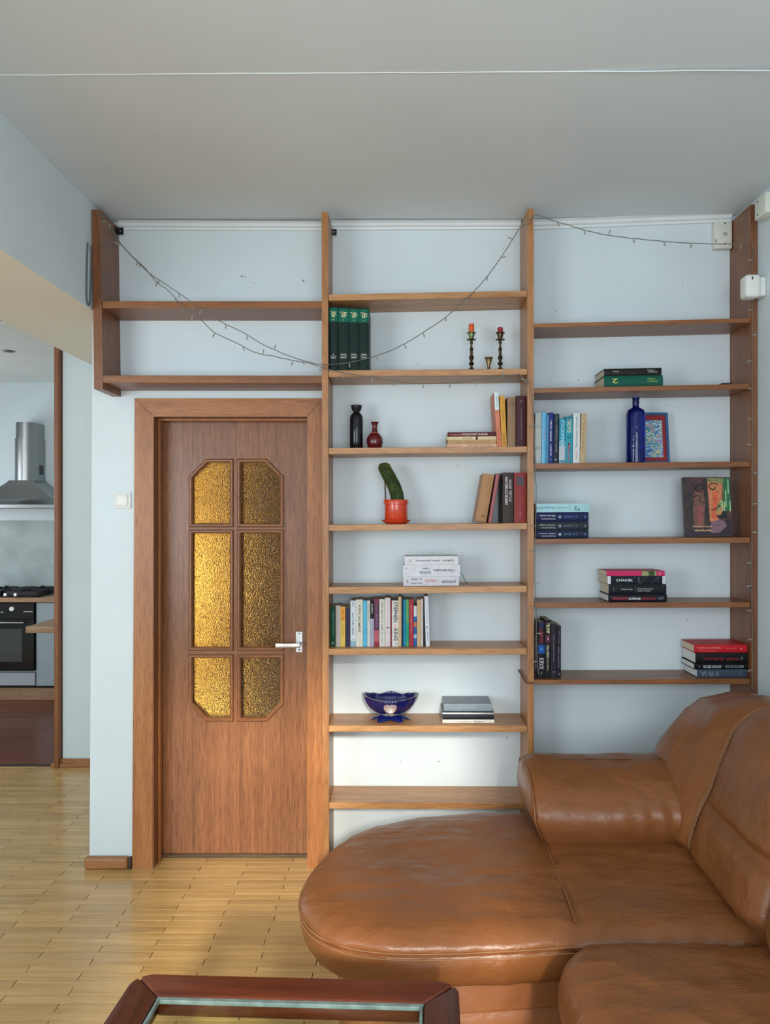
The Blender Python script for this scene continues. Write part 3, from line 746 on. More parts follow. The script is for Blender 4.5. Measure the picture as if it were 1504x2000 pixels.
book('grey-brown worn clothbound book next to the dark maroon volume', g, 'M3', 991.2, 1007, 775.8, (142, 114, 88), hard=True, depth=0.145,
     texts=[('ZEMES', 0.10, 0.5, 0.55, 0.025, (96, 74, 58), 'across'), ('ISTORIJA', 0.15, 0.5, 0.7, 0.025, (96, 74, 58), 'across'), ('_____', 0.19, 0.5, 0.7, 0.004, (96, 74, 58), 'across'), ('_____', 0.27, 0.5, 0.7, 0.004, (96, 74, 58), 'across')])
book('thick dark maroon clothbound book against the upright on the vase shelf', g, 'M3', 1008.5, 1027.2, 772.8, (66, 32, 40), hard=True, depth=0.15,
     texts=[('*', 0.11, 0.5, 0.3, 0.03, (150, 120, 110), 'across'), ('zmogaus gyvenimas', 0.55, 0.5, 0.6, 0.16, (120, 84, 84), 'down')])
# ---- M4
g = 'books at the right end of the cactus shelf'
book('tan clothbound book leaning right on the cactus shelf, worn at the foot', g, 'M4', 928, 949.5, 924.5, (168, 126, 88), hard=True, lean=0.172, depth=0.15,
     bands=[(0.96, 1.0, (150, 104, 74))], texts=[('A', 0.86, 0.6, 0.42, 0.075, (110, 70, 40), 'across'), ('.', 0.88, 0.25, 0.08, 0.01, (110, 70, 40), 'across')])
book('slim dusty pink book leaning against the dark volume', g, 'M4', 953.6, 960.2, 924.5, (158, 96, 98), lean=0.163, depth=0.14, hard=True)
book('charcoal book with white title in two lines beside the red volume', g, 'M4', 982, 1003.3, 923, (62, 50, 48), hard=True, depth=0.16,
     texts=[('MATERI-CODEIN', 0.36, 0.32, 0.54, 0.26, (214, 210, 208), 'down'), ('SALIEI TIETUV', 0.36, 0.68, 0.44, 0.24, (190, 186, 184), 'down')])
book('thick brick red clothbound book with dark label against the upright', g, 'M4', 1004.2, 1027.5, 923, (134, 52, 50), hard=True, depth=0.16,
     bands=[], texts=[('I', 0.17, 0.5, 0.62, 0.17, (66, 44, 56), 'across'), ('I', 0.80, 0.5, 0.06, 0.05, (170, 110, 110), 'across'), ('___', 0.85, 0.5, 0.3, 0.004, (170, 110, 110), 'across')])
# ---- M5 white pile
g = 'pile of white books on the middle shelf'
_, z = book('thick white book with red and black spine words, bottom of the white pile', g, 'M5', 787.8, 896.6, 1126.3, (206, 206, 212), lie=True, pages=PAGEW,
     texts=[('youtcast', 0.82, 0.45, 0.26, 0.42, (96, 72, 72), 'flip'), ('vidurio', 0.5, 0.5, 0.22, 0.36, (196, 120, 110), 'flip'), ('du laikai', 0.24, 0.7, 0.2, 0.2, (90, 100, 104), 'flip'), ('sauso proza', 0.24, 0.32, 0.2, 0.22, (90, 96, 100), 'flip'), ('n', 0.07, 0.5, 0.03, 0.4, (110, 110, 114), 'flip')])
mz = z
_, z = book('thick white book with a green ribbon marker, middle of the white pile', g, 'M5', 787.2, 899, 1103.6, (212, 212, 218), lie=True, pages=PAGEW, bottom=z+0.0005,
     texts=[('+ Tavo namu kultura', 0.72, 0.5, 0.38, 0.24, (60, 60, 66), 'flip'), ('SAUNYRAS', 0.39, 0.35, 0.2, 0.26, (80, 110, 108), 'flip'), ('s iilela', 0.41, 0.66, 0.14, 0.16, (90, 130, 124), 'flip'), ('n', 0.06, 0.72, 0.03, 0.18, (150, 150, 154), 'flip')])
rb = MB(); rb.tube([(0.247, 0.02, 0.022), (0.262, 0.02, 0.002), (0.272, 0.03, -0.02), (0.286, 0.045, -0.036)], 0.0014, 5)
rb.build('ribbon_marker', mat('green_ribbon', (0.03, 0.09, 0.06), 0.6), _)
_, z = book('white paperback with small grey lettering, topmost of the white pile', g, 'M5', 790.5, 895, 1086.8, (214, 214, 218), lie=True, pages=PAGEW, bottom=z+0.0005,
     texts=[('Og Mandino', 0.81, 0.5, 0.22, 0.3, (110, 104, 108), 'flip'), ('didieji pasirinkimai', 0.43, 0.5, 0.44, 0.3, (96, 96, 102), 'flip'), ('n', 0.1, 0.5, 0.03, 0.32, (150, 150, 154), 'flip')])
# ---- M6 row
g = 'row of paperbacks on the lower middle shelf'
R = lambda v: 636+v/7.162
def row6(a, c_, t, col, lab, **k):
    return book(lab, g, 'M6', R(a), R(c_), 1150+t/7.162, col, D=3.40, depth=k.pop('depth', 0.115), **k)
row6(66, 138, 245, (14, 70, 52), 'dark green paperback with white motif, first in the long row', texts=[('Augaliniai patarimai', 0.42, 0.55, 0.6, 0.28, (120, 170, 140), 'down'), ('o', 0.91, 0.45, 0.3, 0.045, (220, 230, 220), 'across')])
row6(141, 208, 235, (190, 180, 172), 'pale greige paperback right of the dark green one', texts=[('gerumo galia', 0.38, 0.5, 0.45, 0.22, (160, 150, 160), 'down'), ('o', 0.91, 0.5, 0.3, 0.03, (160, 140, 170), 'across')])
row6(210, 273, 250, (216, 186, 82), 'yellow paperback with an orange top', bands=[(0.0, 0.36, (226, 158, 48))], texts=[('TOM and JERI', 0.2, 0.5, 0.28, 0.3, (70, 40, 20), 'down'), ('vaiku fonas', 0.57, 0.5, 0.3, 0.25, (150, 120, 40), 'down')])
row6(276, 343, 262, (52, 42, 68), 'short dark purple paperback after the yellow one')
row6(347, 422, 165, (206, 216, 220), 'pale blue-white paperback with a blue foot', bands=[(0.87, 1.0, (140, 176, 196))], texts=[('Du', 0.09, 0.5, 0.10, 0.4, (90, 140, 160), 'down'), ('tavo kelio diena', 0.5, 0.5, 0.48, 0.36, (60, 80, 100), 'down'), ('A', 0.84, 0.5, 0.3, 0.03, (60, 100, 130), 'across')])
row6(425, 520, 150, (214, 212, 198), 'wide cream paperback with dark capital title', texts=[('A', 0.045, 0.5, 0.18, 0.02, (50, 50, 50), 'across'), ('ATIFICIALI MEILE', 0.4, 0.5, 0.58, 0.34, (70, 74, 70), 'down'), ('n', 0.86, 0.6, 0.2, 0.04, (170, 176, 140), 'across')])
row6(524, 580, 165, (84, 176, 208), 'bright light blue paperback in the long row', texts=[('geltona zuvis', 0.32, 0.5, 0.5, 0.24, (150, 214, 230), 'down'), ('n', 0.92, 0.5, 0.2, 0.03, (200, 230, 240), 'across')])
row6(583, 622, 165, (206, 206, 200), 'thin off-white paperback right of the light blue one', texts=[('mano mazas namas', 0.25, 0.5, 0.36, 0.3, (120, 120, 116), 'down')])
row6(625, 676, 148, (170, 168, 190), 'lavender paperback with a black top half', bands=[(0.0, 0.41, (18, 18, 22))], texts=[('BUSIDO', 0.2, 0.5, 0.2, 0.4, (220, 214, 200), 'down'), ('ramus rytas', 0.7, 0.5, 0.4, 0.25, (120, 120, 150), 'down')])
row6(679, 748, 140, (92, 50, 78), 'purple paperback with pink lower half', bands=[(0.0, 0.06, (130, 50, 62)), (0.66, 0.9, (178, 92, 102)), (0.9, 1.0, (140, 50, 62))], texts=[('OOOO', 0.17, 0.5, 0.2, 0.4, (150, 90, 110), 'down'), ('lapkricio', 0.46, 0.5, 0.3, 0.5, (130, 110, 160), 'down')])
row6(752, 828, 145, (212, 210, 200), 'cream paperback with dark lowercase title', texts=[('apie sapnus ir upes', 0.36, 0.5, 0.6, 0.34, (70, 80, 70), 'down'), ('cia ir dabar', 0.81, 0.5, 0.24, 0.25, (140, 140, 134), 'down')])
row6(832, 905, 125, (214, 204, 206), 'pinkish white paperback with one small dark mark', texts=[('melo teorija', 0.35, 0.5, 0.5, 0.2, (196, 180, 186), 'down'), ('I', 0.615, 0.5, 0.55, 0.02, (50, 50, 56), 'across'), ('n', 0.93, 0.5, 0.2, 0.03, (150, 150, 150), 'across')])
row6(908, 926, 150, (128, 36, 50), 'very thin crimson booklet in the long row')
row6(928, 1016, 165, (218, 214, 210), 'white paperback with large black author name', texts=[('STEPHEN', 0.25, 0.56, 0.44, 0.62, (24, 22, 24), 'down'), ('in', 0.56, 0.5, 0.10, 0.3, (220, 130, 150), 'down'), ('KING', 0.74, 0.6, 0.26, 0.62, (24, 22, 24), 'down'), ('n', 0.94, 0.7, 0.2, 0.05, (120, 116, 112), 'across')])
row6(1018, 1060, 110, (206, 180, 140), 'tall beige paperback right of the big-lettered white one', texts=[('senoji pasaka', 0.6, 0.5, 0.4, 0.3, (170, 140, 96), 'down')])
row6(1063, 1086, 125, (28, 38, 66), 'thin dark navy booklet beside the tall beige one')
row6(1088, 1124, 150, (20, 132, 168), 'thin teal blue paperback left of the green one')
row6(1127, 1164, 150, (96, 160, 92), 'thin green paperback between the teal and crimson ones', bands=[(0.5, 0.9, (44, 150, 116))])
row6(1169, 1230, 150, (166, 48, 62), 'crimson paperback with pale vertical title', texts=[('geriau negu meile', 0.42, 0.5, 0.6, 0.3, (226, 160, 160), 'down')])
row6(1234, 1275, 240, (44, 96, 160), 'short patterned blue and white paperback', bands=[(0.0, 0.26, (200, 206, 214)), (0.40, 0.52, (190, 110, 84)), (0.7, 0.8, (160, 180, 206))])
row6(1279, 1334, 150, (200, 172, 128), 'tan paperback near the right end of the row')
row6(1338, 1362, 140, (216, 210, 204), 'narrow white paperback with small dark title', texts=[('po lietaus', 0.33, 0.5, 0.3, 0.35, (80, 70, 60), 'down')])
row6(1365, 1386, 140, (44, 34, 48), 'narrow black paperback before the last white one')
row6(1402, 1457, 105, (214, 220, 226), 'white paperback leaning slightly, last in the long row', lean=-0.03, texts=[('ruta siauryte', 0.35, 0.5, 0.34, 0.25, (150, 160, 176), 'down'), ('K', 0.62, 0.5, 0.5, 0.04, (40, 40, 60), 'across'), ('viskas', 0.8, 0.6, 0.2, 0.3, (90, 110, 160), 'down')])
# ---- M7 pile
g = 'three books beside the blue bowl'
_, z = book('white book with grey spine words under two others by the blue bowl', g, 'M7', 864.3, 965.3, 1405.5, (220, 218, 208), lie=True, D=3.39, pages=PAGEW, depth=0.15,
     texts=[('ORHAN PAMUKAS', 0.37, 0.42, 0.36, 0.3, (150, 140, 128), 'across'), ('Kelione', 0.70, 0.45, 0.18, 0.46, (40, 40, 44), 'across')])
_, z = book('navy and pale blue book in the middle of the pile by the bowl', g, 'M7', 864, 964.8, 1390, (26, 36, 46), lie=True, D=3.39, bottom=z+0.0005, depth=0.15, hard=True, rough=0.2, bands=[(0.0, 0.0005, (150, 170, 180))])
_, z = book('thick grey-blue book with matching cover on top of the pile by the bowl', g, 'M7', 867, 960.7, 1374.8, (138, 150, 158), lie=True, D=3.40, bottom=z+0.0005, depth=0.15, texts=[('pasaulis', 0.53, 0.5, 0.24, 0.14, (176, 186, 192), 'across')])
# ---- R2 pair
g = 'two books lying on the upper right shelf'
_, z = book('dark green book with a yellow-green number, lower of the two lying by themselves', g, 'R2', 1180.3, 1294.8, 734.8, (14, 84, 70), lie=True, hard=True, depth=0.17,
     texts=[('2', 0.18, 0.5, 0.10, 0.45, (190, 200, 90), 'flip'), ('Sveikatos', 0.80, 0.66, 0.13, 0.2, (150, 180, 80), 'across'), ('enciklopedija', 0.82, 0.4, 0.18, 0.22, (150, 180, 80), 'across')])
_, z = book('near-black book with white words, upper of the two on the high right shelf', g, 'R2', 1180.3, 1292, 720.5, (30, 30, 28), lie=True, hard=True, depth=0.17, bottom=z+0.001,
     texts=[('jaunai', 0.2, 0.55, 0.1, 0.24, (206, 204, 196), 'across'), ('Sveikatos', 0.81, 0.68, 0.12, 0.2, (200, 200, 196), 'across'), ('enciklopedija', 0.84, 0.4, 0.16, 0.22, (200, 200, 196), 'across')])
# ---- R3 row
g = 'row of books left of the blue bottle'
Q = lambda v: 1036+v/12.53
def row3(a, c_, t, col, lab, **k):
    return book(lab, g, 'R3', Q(a), Q(c_), 790+t/12.53, col, depth=k.pop('depth', 0.13), lean=k.pop('lean', 0.012), **k)
row3(105, 262, 205, (172, 182, 180), 'pale grey book with small dark bands, first beside the upright', texts=[('____', 0.23, 0.5, 0.5, 0.003, (90, 96, 96), 'across'), ('ROMANAS', 0.28, 0.5, 0.55, 0.014, (110, 116, 116), 'across'), ('NERIS', 0.42, 0.55, 0.4, 0.012, (130, 134, 134), 'across')])
row3(272, 385, 195, (66, 156, 196), 'shiny light blue book with pink script, second in the blue row', rough=0.25, texts=[('meile', 0.4, 0.6, 0.24, 0.35, (160, 130, 190), 'down')])
row3(392, 440, 250, (84, 130, 166), 'thin steel blue booklet beside the navy book')
row3(446, 550, 195, (24, 46, 116), 'navy book with a white lettered strip', texts=[('TEVU GALIA', 0.36, 0.45, 0.42, 0.36, (226, 226, 226), 'down'), ('LAIKAS', 0.74, 0.5, 0.22, 0.36, (200, 206, 220), 'down'), ('*', 0.93, 0.5, 0.3, 0.02, (220, 220, 220), 'across')])
row3(562, 695, 230, (28, 38, 50), 'black book with grey script title', texts=[('Tigro', 0.1, 0.5, 0.16, 0.3, (120, 130, 140), 'down'), ('medziotojo uzrasai', 0.5, 0.5, 0.55, 0.45, (130, 140, 146), 'down'), ('n', 0.93, 0.4, 0.3, 0.03, (210, 214, 216), 'across')])
row3(700, 845, 340, (36, 136, 168), 'shorter teal book fading to white with pale capital name', bands=[(0.5, 0.62, (110, 168, 188)), (0.62, 0.93, (178, 186, 198)), (0.93, 1.0, (110, 156, 180))], texts=[('STOCKWIN', 0.27, 0.55, 0.46, 0.6, (170, 222, 228), 'down'), ('jura', 0.58, 0.5, 0.1, 0.4, (210, 226, 230), 'down'), ('n', 0.955, 0.5, 0.4, 0.03, (30, 60, 90), 'across')])
row3(852, 1030, 290, (40, 148, 164), 'turquoise novel with magenta lettering along the lower spine', bands=[(0.0, 0.10, (44, 120, 140))], texts=[('TREVIS', 0.2, 0.5, 0.3, 0.55, (206, 200, 170), 'down'), ('W', 0.45, 0.5, 0.5, 0.06, (20, 70, 90), 'across'), ('MIRAZAS', 0.76, 0.5, 0.4, 0.4, (176, 40, 84), 'down')])
row3(1040, 1205, 215, (206, 212, 214), 'white book with grey vertical title near the end of the row', texts=[('BALTAS SNIEGAS', 0.33, 0.5, 0.5, 0.24, (110, 130, 134), 'down'), ('Aa', 0.64, 0.5, 0.1, 0.3, (120, 120, 124), 'down'), ('RUDUO', 0.84, 0.5, 0.16, 0.26, (200, 110, 110), 'down')])
row3(1212, 1345, 215, (182, 158, 122), 'tan book closing the row left of the blue bottle', lean=0.03, texts=[('klajokle', 0.5, 0.45, 0.6, 0.2, (140, 116, 70), 'down')])
# ---- R4 lying pile
g = 'pile lying at the left of the fourth right shelf'
def pile4(px0, px1, top, col, lab, z, sec, **k):
    return book(lab, g, 'R4', px0, px1, top, col, lie=True, D=3.362, depth=0.14, bottom=z, **k)
def t4(n_, col):
    return [('Pasakojimai', 0.23, 0.3, 0.26, 0.18, (200, 200, 206), 'flip'), (n_[0], 0.21, 0.62, 0.3, 0.2, (190, 190, 198), 'flip'), (n_[1], 0.45, 0.5, 0.04, 0.3, (170, 180, 200), 'flip'), ('S. L. Farel', 0.66, 0.5, 0.24, 0.24, col, 'flip'), ('n', 0.93, 0.5, 0.03, 0.3, col, 'flip')]
_, z = pile4(1047.3, 1149.4, 1036.3, (28, 40, 66), 'navy book numbered one, bottom of the dark pile', None, 0, hard=True, texts=t4(('pilky metai', 'I'), (90, 110, 150)))
_, z = pile4(1047.3, 1149.4, 1019.3, (38, 44, 54), 'charcoal blue book second from the bottom of the dark pile', z+0.0005, 0, hard=True, texts=t4(('Tamsos sargai', 'III'), (110, 116, 126)))
_, z = pile4(1047.3, 1149.2, 1000.8, (24, 30, 74), 'deep blue book directly under the pale blue one', z+0.0005, 0, hard=True, texts=t4(('Mirusiu metas', 'II'), (80, 104, 170)))
_, z = pile4(1046.6, 1151.4, 984, (160, 204, 212), 'pale aqua book with dark drawing, topmost of the dark pile', z+0.0005, 0, texts=[('Naujoji Didonė', 0.17, 0.52, 0.34, 0.3, (70, 120, 140), 'flip'), ('tarptautinis', 0.5, 0.52, 0.26, 0.2, (90, 140, 150), 'flip'), ('X', 0.74, 0.45, 0.05, 0.5, (50, 60, 66), 'flip'), ('v', 0.80, 0.3, 0.05, 0.3, (40, 46, 50), 'flip')])
# ---- R5 pile
g = 'pile of dark books on the fifth right shelf'
_, z = book('black book with red and white capitals, bottom of the pile of four', g, 'R5', 1188.3, 1302.6, 1161.5, (26, 22, 34), lie=True, D=3.362, pages=PAGEW, depth=0.155, hard=True,
     texts=[('MARIONETES', 0.19, 0.5, 0.26, 0.4, (170, 52, 64), 'flip'), ('MARIJOS', 0.44, 0.5, 0.2, 0.44, (230, 230, 232), 'flip'), ('MAUZOLIEJUS', 0.68, 0.5, 0.24, 0.4, (170, 52, 60), 'flip'), ('ALMA', 0.89, 0.5, 0.1, 0.4, (110, 116, 124), 'flip')])
_, z = book('thick black history book with small white title, second in the pile of four', g, 'R5', 1189, 1301, 1140.8, (18, 22, 30), lie=True, D=3.362, depth=0.155, bottom=z+0.0005, hard=True,
     texts=[('Orlando Figes', 0.31, 0.5, 0.2, 0.13, (206, 206, 210), 'across'), ('I', 0.455, 0.5, 0.004, 0.6, (110, 112, 116), 'across'), ('Privatus gyvenimas', 0.63, 0.55, 0.28, 0.14, (196, 196, 200), 'across'), ('Stalino Rusijoje', 0.61, 0.35, 0.24, 0.13, (196, 196, 200), 'across'), ('n', 0.08, 0.5, 0.02, 0.4, (90, 92, 90), 'across')])
zc = z
r_, z = book('black fashion book with white capitals and white end bands', g, 'R5', 1186.6, 1299.8, 1125.3, (14, 20, 30), lie=True, D=3.362, depth=0.155, bottom=z+0.0005,
     bands=[(0.0, 0.055, (214, 216, 222)), (0.945, 1.0, (206, 208, 216))], texts=[('CHANEL', 0.29, 0.48, 0.29, 0.3, (226, 228, 232), 'across')])
b = MB(); h_, u_ = X(1299.8, 3.362)-X(1186.6, 3.362), z-zc
for k_, (xa, xb_) in enumerate(((0.14, 0.27), (0.34, 0.47), (0.55, 0.68), (0.75, 0.88))):
    b.add([(h_*xa, -0.0016, u_*0.06), (h_*xa+0.0012, -0.0016, u_*0.06), (h_*xb_+0.0012, -0.0016, u_*0.94), (h_*xb_, -0.0016, u_*0.94)], [(0, 1, 2, 3)])
for xa in (0.53, 0.545, 0.87): b.add([(h_*xa, -0.0016, u_*0.1), (h_*xa+0.001, -0.0016, u_*0.1), (h_*xa+0.001, -0.0016, u_*0.9), (h_*xa, -0.0016, u_*0.9)], [(0, 1, 2, 3)])
b.build('spine_lines', ink((120, 130, 140)), r_, smooth=0)
_, z = book('magenta pink paperback with a green patch, topmost of the pile of four', g, 'R5', 1185, 1298.6, 1115.3, (196, 46, 96), lie=True, D=3.362, depth=0.155, bottom=z+0.0005,
     bands=[(0.60, 0.855, (136, 142, 96)), (0.72, 0.82, (60, 110, 64))], texts=[('2', 0.91, 0.5, 0.03, 0.5, (230, 190, 206), 'across'), ('zalia', 0.67, 0.5, 0.1, 0.3, (200, 200, 160), 'across')])
# ---- R6 uprights and pile
g = 'dark thrillers at the left end of the lowest right shelf'
S = lambda v: 1036+v/13.34
def row6r(a, c_, t, col, lab, **k): return book(lab, g, 'R6', S(a), S(c_), 1190+t/13.34, col, D=3.375, depth=0.13, **k)
row6r(92, 196, 300, (22, 18, 24), 'black paperback against the upright with grey title', texts=[('vaiduokliu sala', 0.55, 0.5, 0.6, 0.4, (120, 116, 130), 'down')])
row6r(202, 375, 335, (20, 16, 24), 'black thriller with blue, red and white spine lettering', bands=[(0.40, 0.56, (30, 76, 150))], texts=[('DO', 0.06, 0.5, 0.09, 0.5, (50, 60, 150), 'down'), ('LAIKAS', 0.25, 0.5, 0.26, 0.55, (150, 36, 56), 'down'), ('*', 0.48, 0.5, 0.5, 0.08, (60, 150, 220), 'across'), ('KRVX', 0.74, 0.5, 0.2, 0.7, (200, 200, 206), 'down'), ('o', 0.9, 0.5, 0.2, 0.03, (150, 150, 150), 'across')])
row6r(385, 530, 278, (20, 16, 20), 'black book with cream capitals at the top of its spine', bands=[(0.25, 0.40, (70, 30, 50))], texts=[('TRUMP', 0.14, 0.5, 0.18, 0.6, (224, 216, 176), 'down'), ('A', 0.32, 0.5, 0.5, 0.08, (190, 130, 150), 'across'), ('VISAS MENO', 0.54, 0.45, 0.22, 0.5, (190, 184, 160), 'down'), ('verslas', 0.76, 0.5, 0.22, 0.3, (170, 160, 140), 'down')])
row6r(538, 690, 380, (34, 30, 40), 'charcoal book with thin white vertical title', texts=[('Timo Paradiso istorija', 0.44, 0.45, 0.5, 0.18, (150, 150, 158), 'down'), ('_', 0.88, 0.5, 0.5, 0.004, (210, 210, 214), 'across')])
row6r(697, 795, 425, (26, 22, 34), 'slim black book ending the group of thrillers', texts=[('nakties pamaina', 0.22, 0.5, 0.26, 0.2, (150, 140, 160), 'down'), ('MARIUS GASLIUNAS', 0.6, 0.4, 0.4, 0.3, (150, 130, 160), 'down'), ('o', 0.92, 0.5, 0.2, 0.025, (210, 210, 210), 'across')])
g = 'pile at the right end of the lowest right shelf'
_, z = book('denim grey-blue book with white page edges, bottom of the right-hand pile', g, 'R6', 1361.8, 1459, 1307.4, (62, 74, 92), lie=True, D=3.375, depth=0.16, pages=PAGEW, hard=True,
     texts=[('II W IA', 0.24, 0.5, 0.34, 0.6, (120, 132, 146), 'flip'), ('V', 0.86, 0.5, 0.06, 0.5, (100, 110, 126), 'flip')])
_, z = book('thin black book with white capital title, second from the bottom of the right-hand pile', g, 'R6', 1356.2, 1459.5, 1296.3, (16, 18, 20), lie=True, D=3.372, depth=0.16, pages=PAGEW, bottom=z+0.0005, hard=True,
     texts=[('ANTONY BEEVOR', 0.33, 0.5, 0.34, 0.52, (190, 202, 198), 'flip'), ('BERLYNO ZLUGIS', 0.75, 0.5, 0.34, 0.46, (140, 150, 146), 'flip'), ('o', 0.09, 0.5, 0.02, 0.2, (200, 200, 200), 'flip')])
_, z = book('thick black book with dark red title in the right-hand pile', g, 'R6', 1358.6, 1460, 1275, (18, 16, 20), lie=True, D=3.37, depth=0.16, pages=PAGEW, bottom=z+0.0005, hard=True,
     texts=[('MOLACIJA', 0.70, 0.45, 0.24, 0.24, (170, 36, 44), 'flip'), ('1942 1943', 0.44, 0.45, 0.2, 0.26, (160, 34, 40), 'flip'), ('kronika', 0.23, 0.45, 0.18, 0.22, (150, 34, 40), 'flip'), ('o', 0.88, 0.5, 0.024, 0.3, (150, 150, 150), 'flip')])
_, z = book('bright red book with matching lettering, topmost of the right-hand pile', g, 'R6', 1356.3, 1459, 1259.8, (190, 30, 40), lie=True, D=3.37, depth=0.16, bottom=z+0.0005, hard=True,
     texts=[('NEZINOMAS STALINAS', 0.27, 0.62, 0.44, 0.2, (226, 150, 130), 'flip'), ('ISTORIJA', 0.25, 0.28, 0.4, 0.16, (214, 120, 100), 'flip'), ('gyvenimas', 0.68, 0.55, 0.18, 0.2, (214, 110, 96), 'flip'), ('A', 0.88, 0.5, 0.03, 0.24, (236, 220, 216), 'flip')])

# ---- art album standing face out
ZR = shz('R4', X(1380, 3.40))
t = thing('art_album', 'square art book standing face out with painted orange and brown cover', 'book', (X(1339, 3.38), 3.38, ZR+0.0042), (math.radians(-7), 0, math.radians(0)))
aw, ah, ad = X(1431.5, 3.38)-X(1339, 3.38), (Z(933.5, 3.40)-ZR)/math.cos(math.radians(7)), 0.02
sv = 0.026
def acov(): # abstract painted jacket
    m = bpy.data.materials.new('painted_jacket'); m.use_nodes = True; nt = m.node_tree; L = nt.links.new
    b = nt.nodes['Principled BSDF']; b.inputs['Roughness'].default_value = 0.35
    tc = nt.nodes.new('ShaderNodeTexCoord'); mp = nt.nodes.new('ShaderNodeMapping'); mp.inputs['Scale'].default_value = (14, 14, 7)
    L(tc.outputs['Object'], mp.inputs[0]); n = nt.nodes.new('ShaderNodeTexNoise'); n.inputs['Scale'].default_value = 1.4; n.inputs['Distortion'].default_value = 1.5; n.inputs['Detail'].default_value = 5
    L(mp.outputs[0], n.inputs['Vector']); r = nt.nodes.new('ShaderNodeValToRGB'); e = r.color_ramp.elements
    e[0].position = 0.35; e[0].color = sl((34, 30, 34)); e[1].position = 0.7; e[1].color = sl((96, 62, 56))
    q = e.new(0.5); q.color = sl((58, 44, 46)); L(n.outputs['Fac'], r.inputs[0]); L(r.outputs[0], b.inputs['Base Color']); return m
b = MB(); b.box(0, aw, 0, 0.003, 0, ah); b.box(0, aw, ad-0.003, ad, 0, ah); b.box(-0.001, 0.003, 0, ad, 0, ah, bev=0.0006)
b.build('cover', acov(), t, smooth=0)
MB().box(0.003, aw-0.003, 0.003, ad-0.003, 0.003, ah-0.003).build('pages', PAGEW, t, smooth=0)
def patch(name, pts, c, d=0.0006):
    b = MB(); b.add([(aw*u_, -d, ah*v_) for u_, v_ in pts], [tuple(range(len(pts)))]); return b.build(name, mat('paint_%02x%02x%02x' % c, sl(c), 0.4, noise_amt=0.28, noise_scale=70), t, smooth=0)
patch('painted_shape', [(0.02, 0.02), (0.98, 0.02), (0.98, 0.30), (0.6, 0.24), (0.3, 0.1), (0.02, 0.12)], (48, 34, 48))
patch('painted_shape', [(0.53, 0.25), (0.68, 0.25), (0.85, 0.4), (0.84, 0.9), (0.84, 0.985), (0.51, 0.985)], (196, 124, 84))
patch('painted_shape', [(0.56, 0.3), (0.67, 0.28), (0.72, 0.55), (0.72, 0.76), (0.62, 0.76), (0.6, 0.5)], (206, 96, 62), 0.0009)
patch('painted_shape', [(0.66, 0.34), (0.78, 0.5), (0.8, 0.58), (0.72, 0.56)], (126, 150, 96), 0.0011)
patch('painted_shape', [(0.51, 0.985), (0.86, 0.985), (0.84, 0.86), (0.7, 0.92), (0.51, 0.92)], (128, 132, 84), 0.0010)
patch('painted_shape', [(0.84, 0.98), (0.985, 0.985), (0.99, 0.45), (0.88, 0.42), (0.80, 0.62), (0.82, 0.8)], (46, 104, 70))
for x_, z0_, z1_ in ((0.80, 0.36, 0.62), (0.85, 0.32, 0.58), (0.89, 0.5, 0.78), (0.95, 0.72, 0.96), (0.97, 0.42, 0.6)):
    patch('painted_shape', [(x_-0.012, z0_), (x_+0.012, z0_), (x_+0.016, z1_), (x_-0.008, z1_)], (150, 206, 150), 0.0011)
patch('painted_shape', [(0.20, 0.16), (0.40, 0.2), (0.44, 0.5), (0.42, 0.78), (0.24, 0.78), (0.18, 0.45)], (112, 76, 66))
patch('painted_shape', [(0.26, 0.2), (0.36, 0.2), (0.40, 0.5), (0.28, 0.52)], (140, 72, 70), 0.0009)
patch('painted_shape', [(0.54, 0.06), (0.72, 0.06), (0.88, 0.17), (0.86, 0.24), (0.74, 0.29), (0.55, 0.24)], (126, 96, 108), 0.0009)
patch('painted_shape', [(0.82, 0.44), (0.88, 0.42), (0.9, 0.3), (0.72, 0.3), (0.66, 0.345), (0.76, 0.36)], (24, 26, 30), 0.0012)
def curl(cx, cz, r, turns, a0, c):
    pts = []
    for i in range(26):
        f = i/25; a = a0+turns*2*PI*f; rr = r*(1-0.62*f)
        pts.append((aw*cx+rr*math.cos(a)*1.25, -0.0012, ah*cz+rr*math.sin(a)))
    MB().tube(pts, 0.0022, 5).build('painted_curl', ink(c), t)
curl(0.34, 0.80, 0.021, 0.95, 0.2, (30, 16, 20)); curl(0.63, 0.83, 0.019, 0.95, 0.5, (44, 24, 20))
MB().tube(catmull([(aw*u_, -0.0012, ah*v_) for u_, v_ in ((0.2, 0.66), (0.26, 0.685), (0.32, 0.68), (0.35, 0.65), (0.33, 0.61), (0.36, 0.585), (0.44, 0.56))], 5), 0.0016, 5).build('painted_curl', ink((34, 20, 22)), t)
MB().tube(catmull([(aw*u_, -0.0014, ah*v_) for u_, v_ in ((0.58, 0.47), (0.6, 0.44), (0.68, 0.475), (0.76, 0.52), (0.70, 0.525))], 5), 0.0018, 5).build('painted_curl', ink((20, 28, 22)), t)
lettering('Saujelėje verda', (aw*0.36, -0.0014, ah*0.165), (1, 0, 0), (0, 0, 1), aw*0.40, ah*0.042, ink((226, 178, 140)), t, 0.02)
lettering('užmirštuolės', (aw*0.375, -0.0014, ah*0.105), (1, 0, 0), (0, 0, 1), aw*0.36, ah*0.038, ink((226, 178, 140)), t, 0.02)

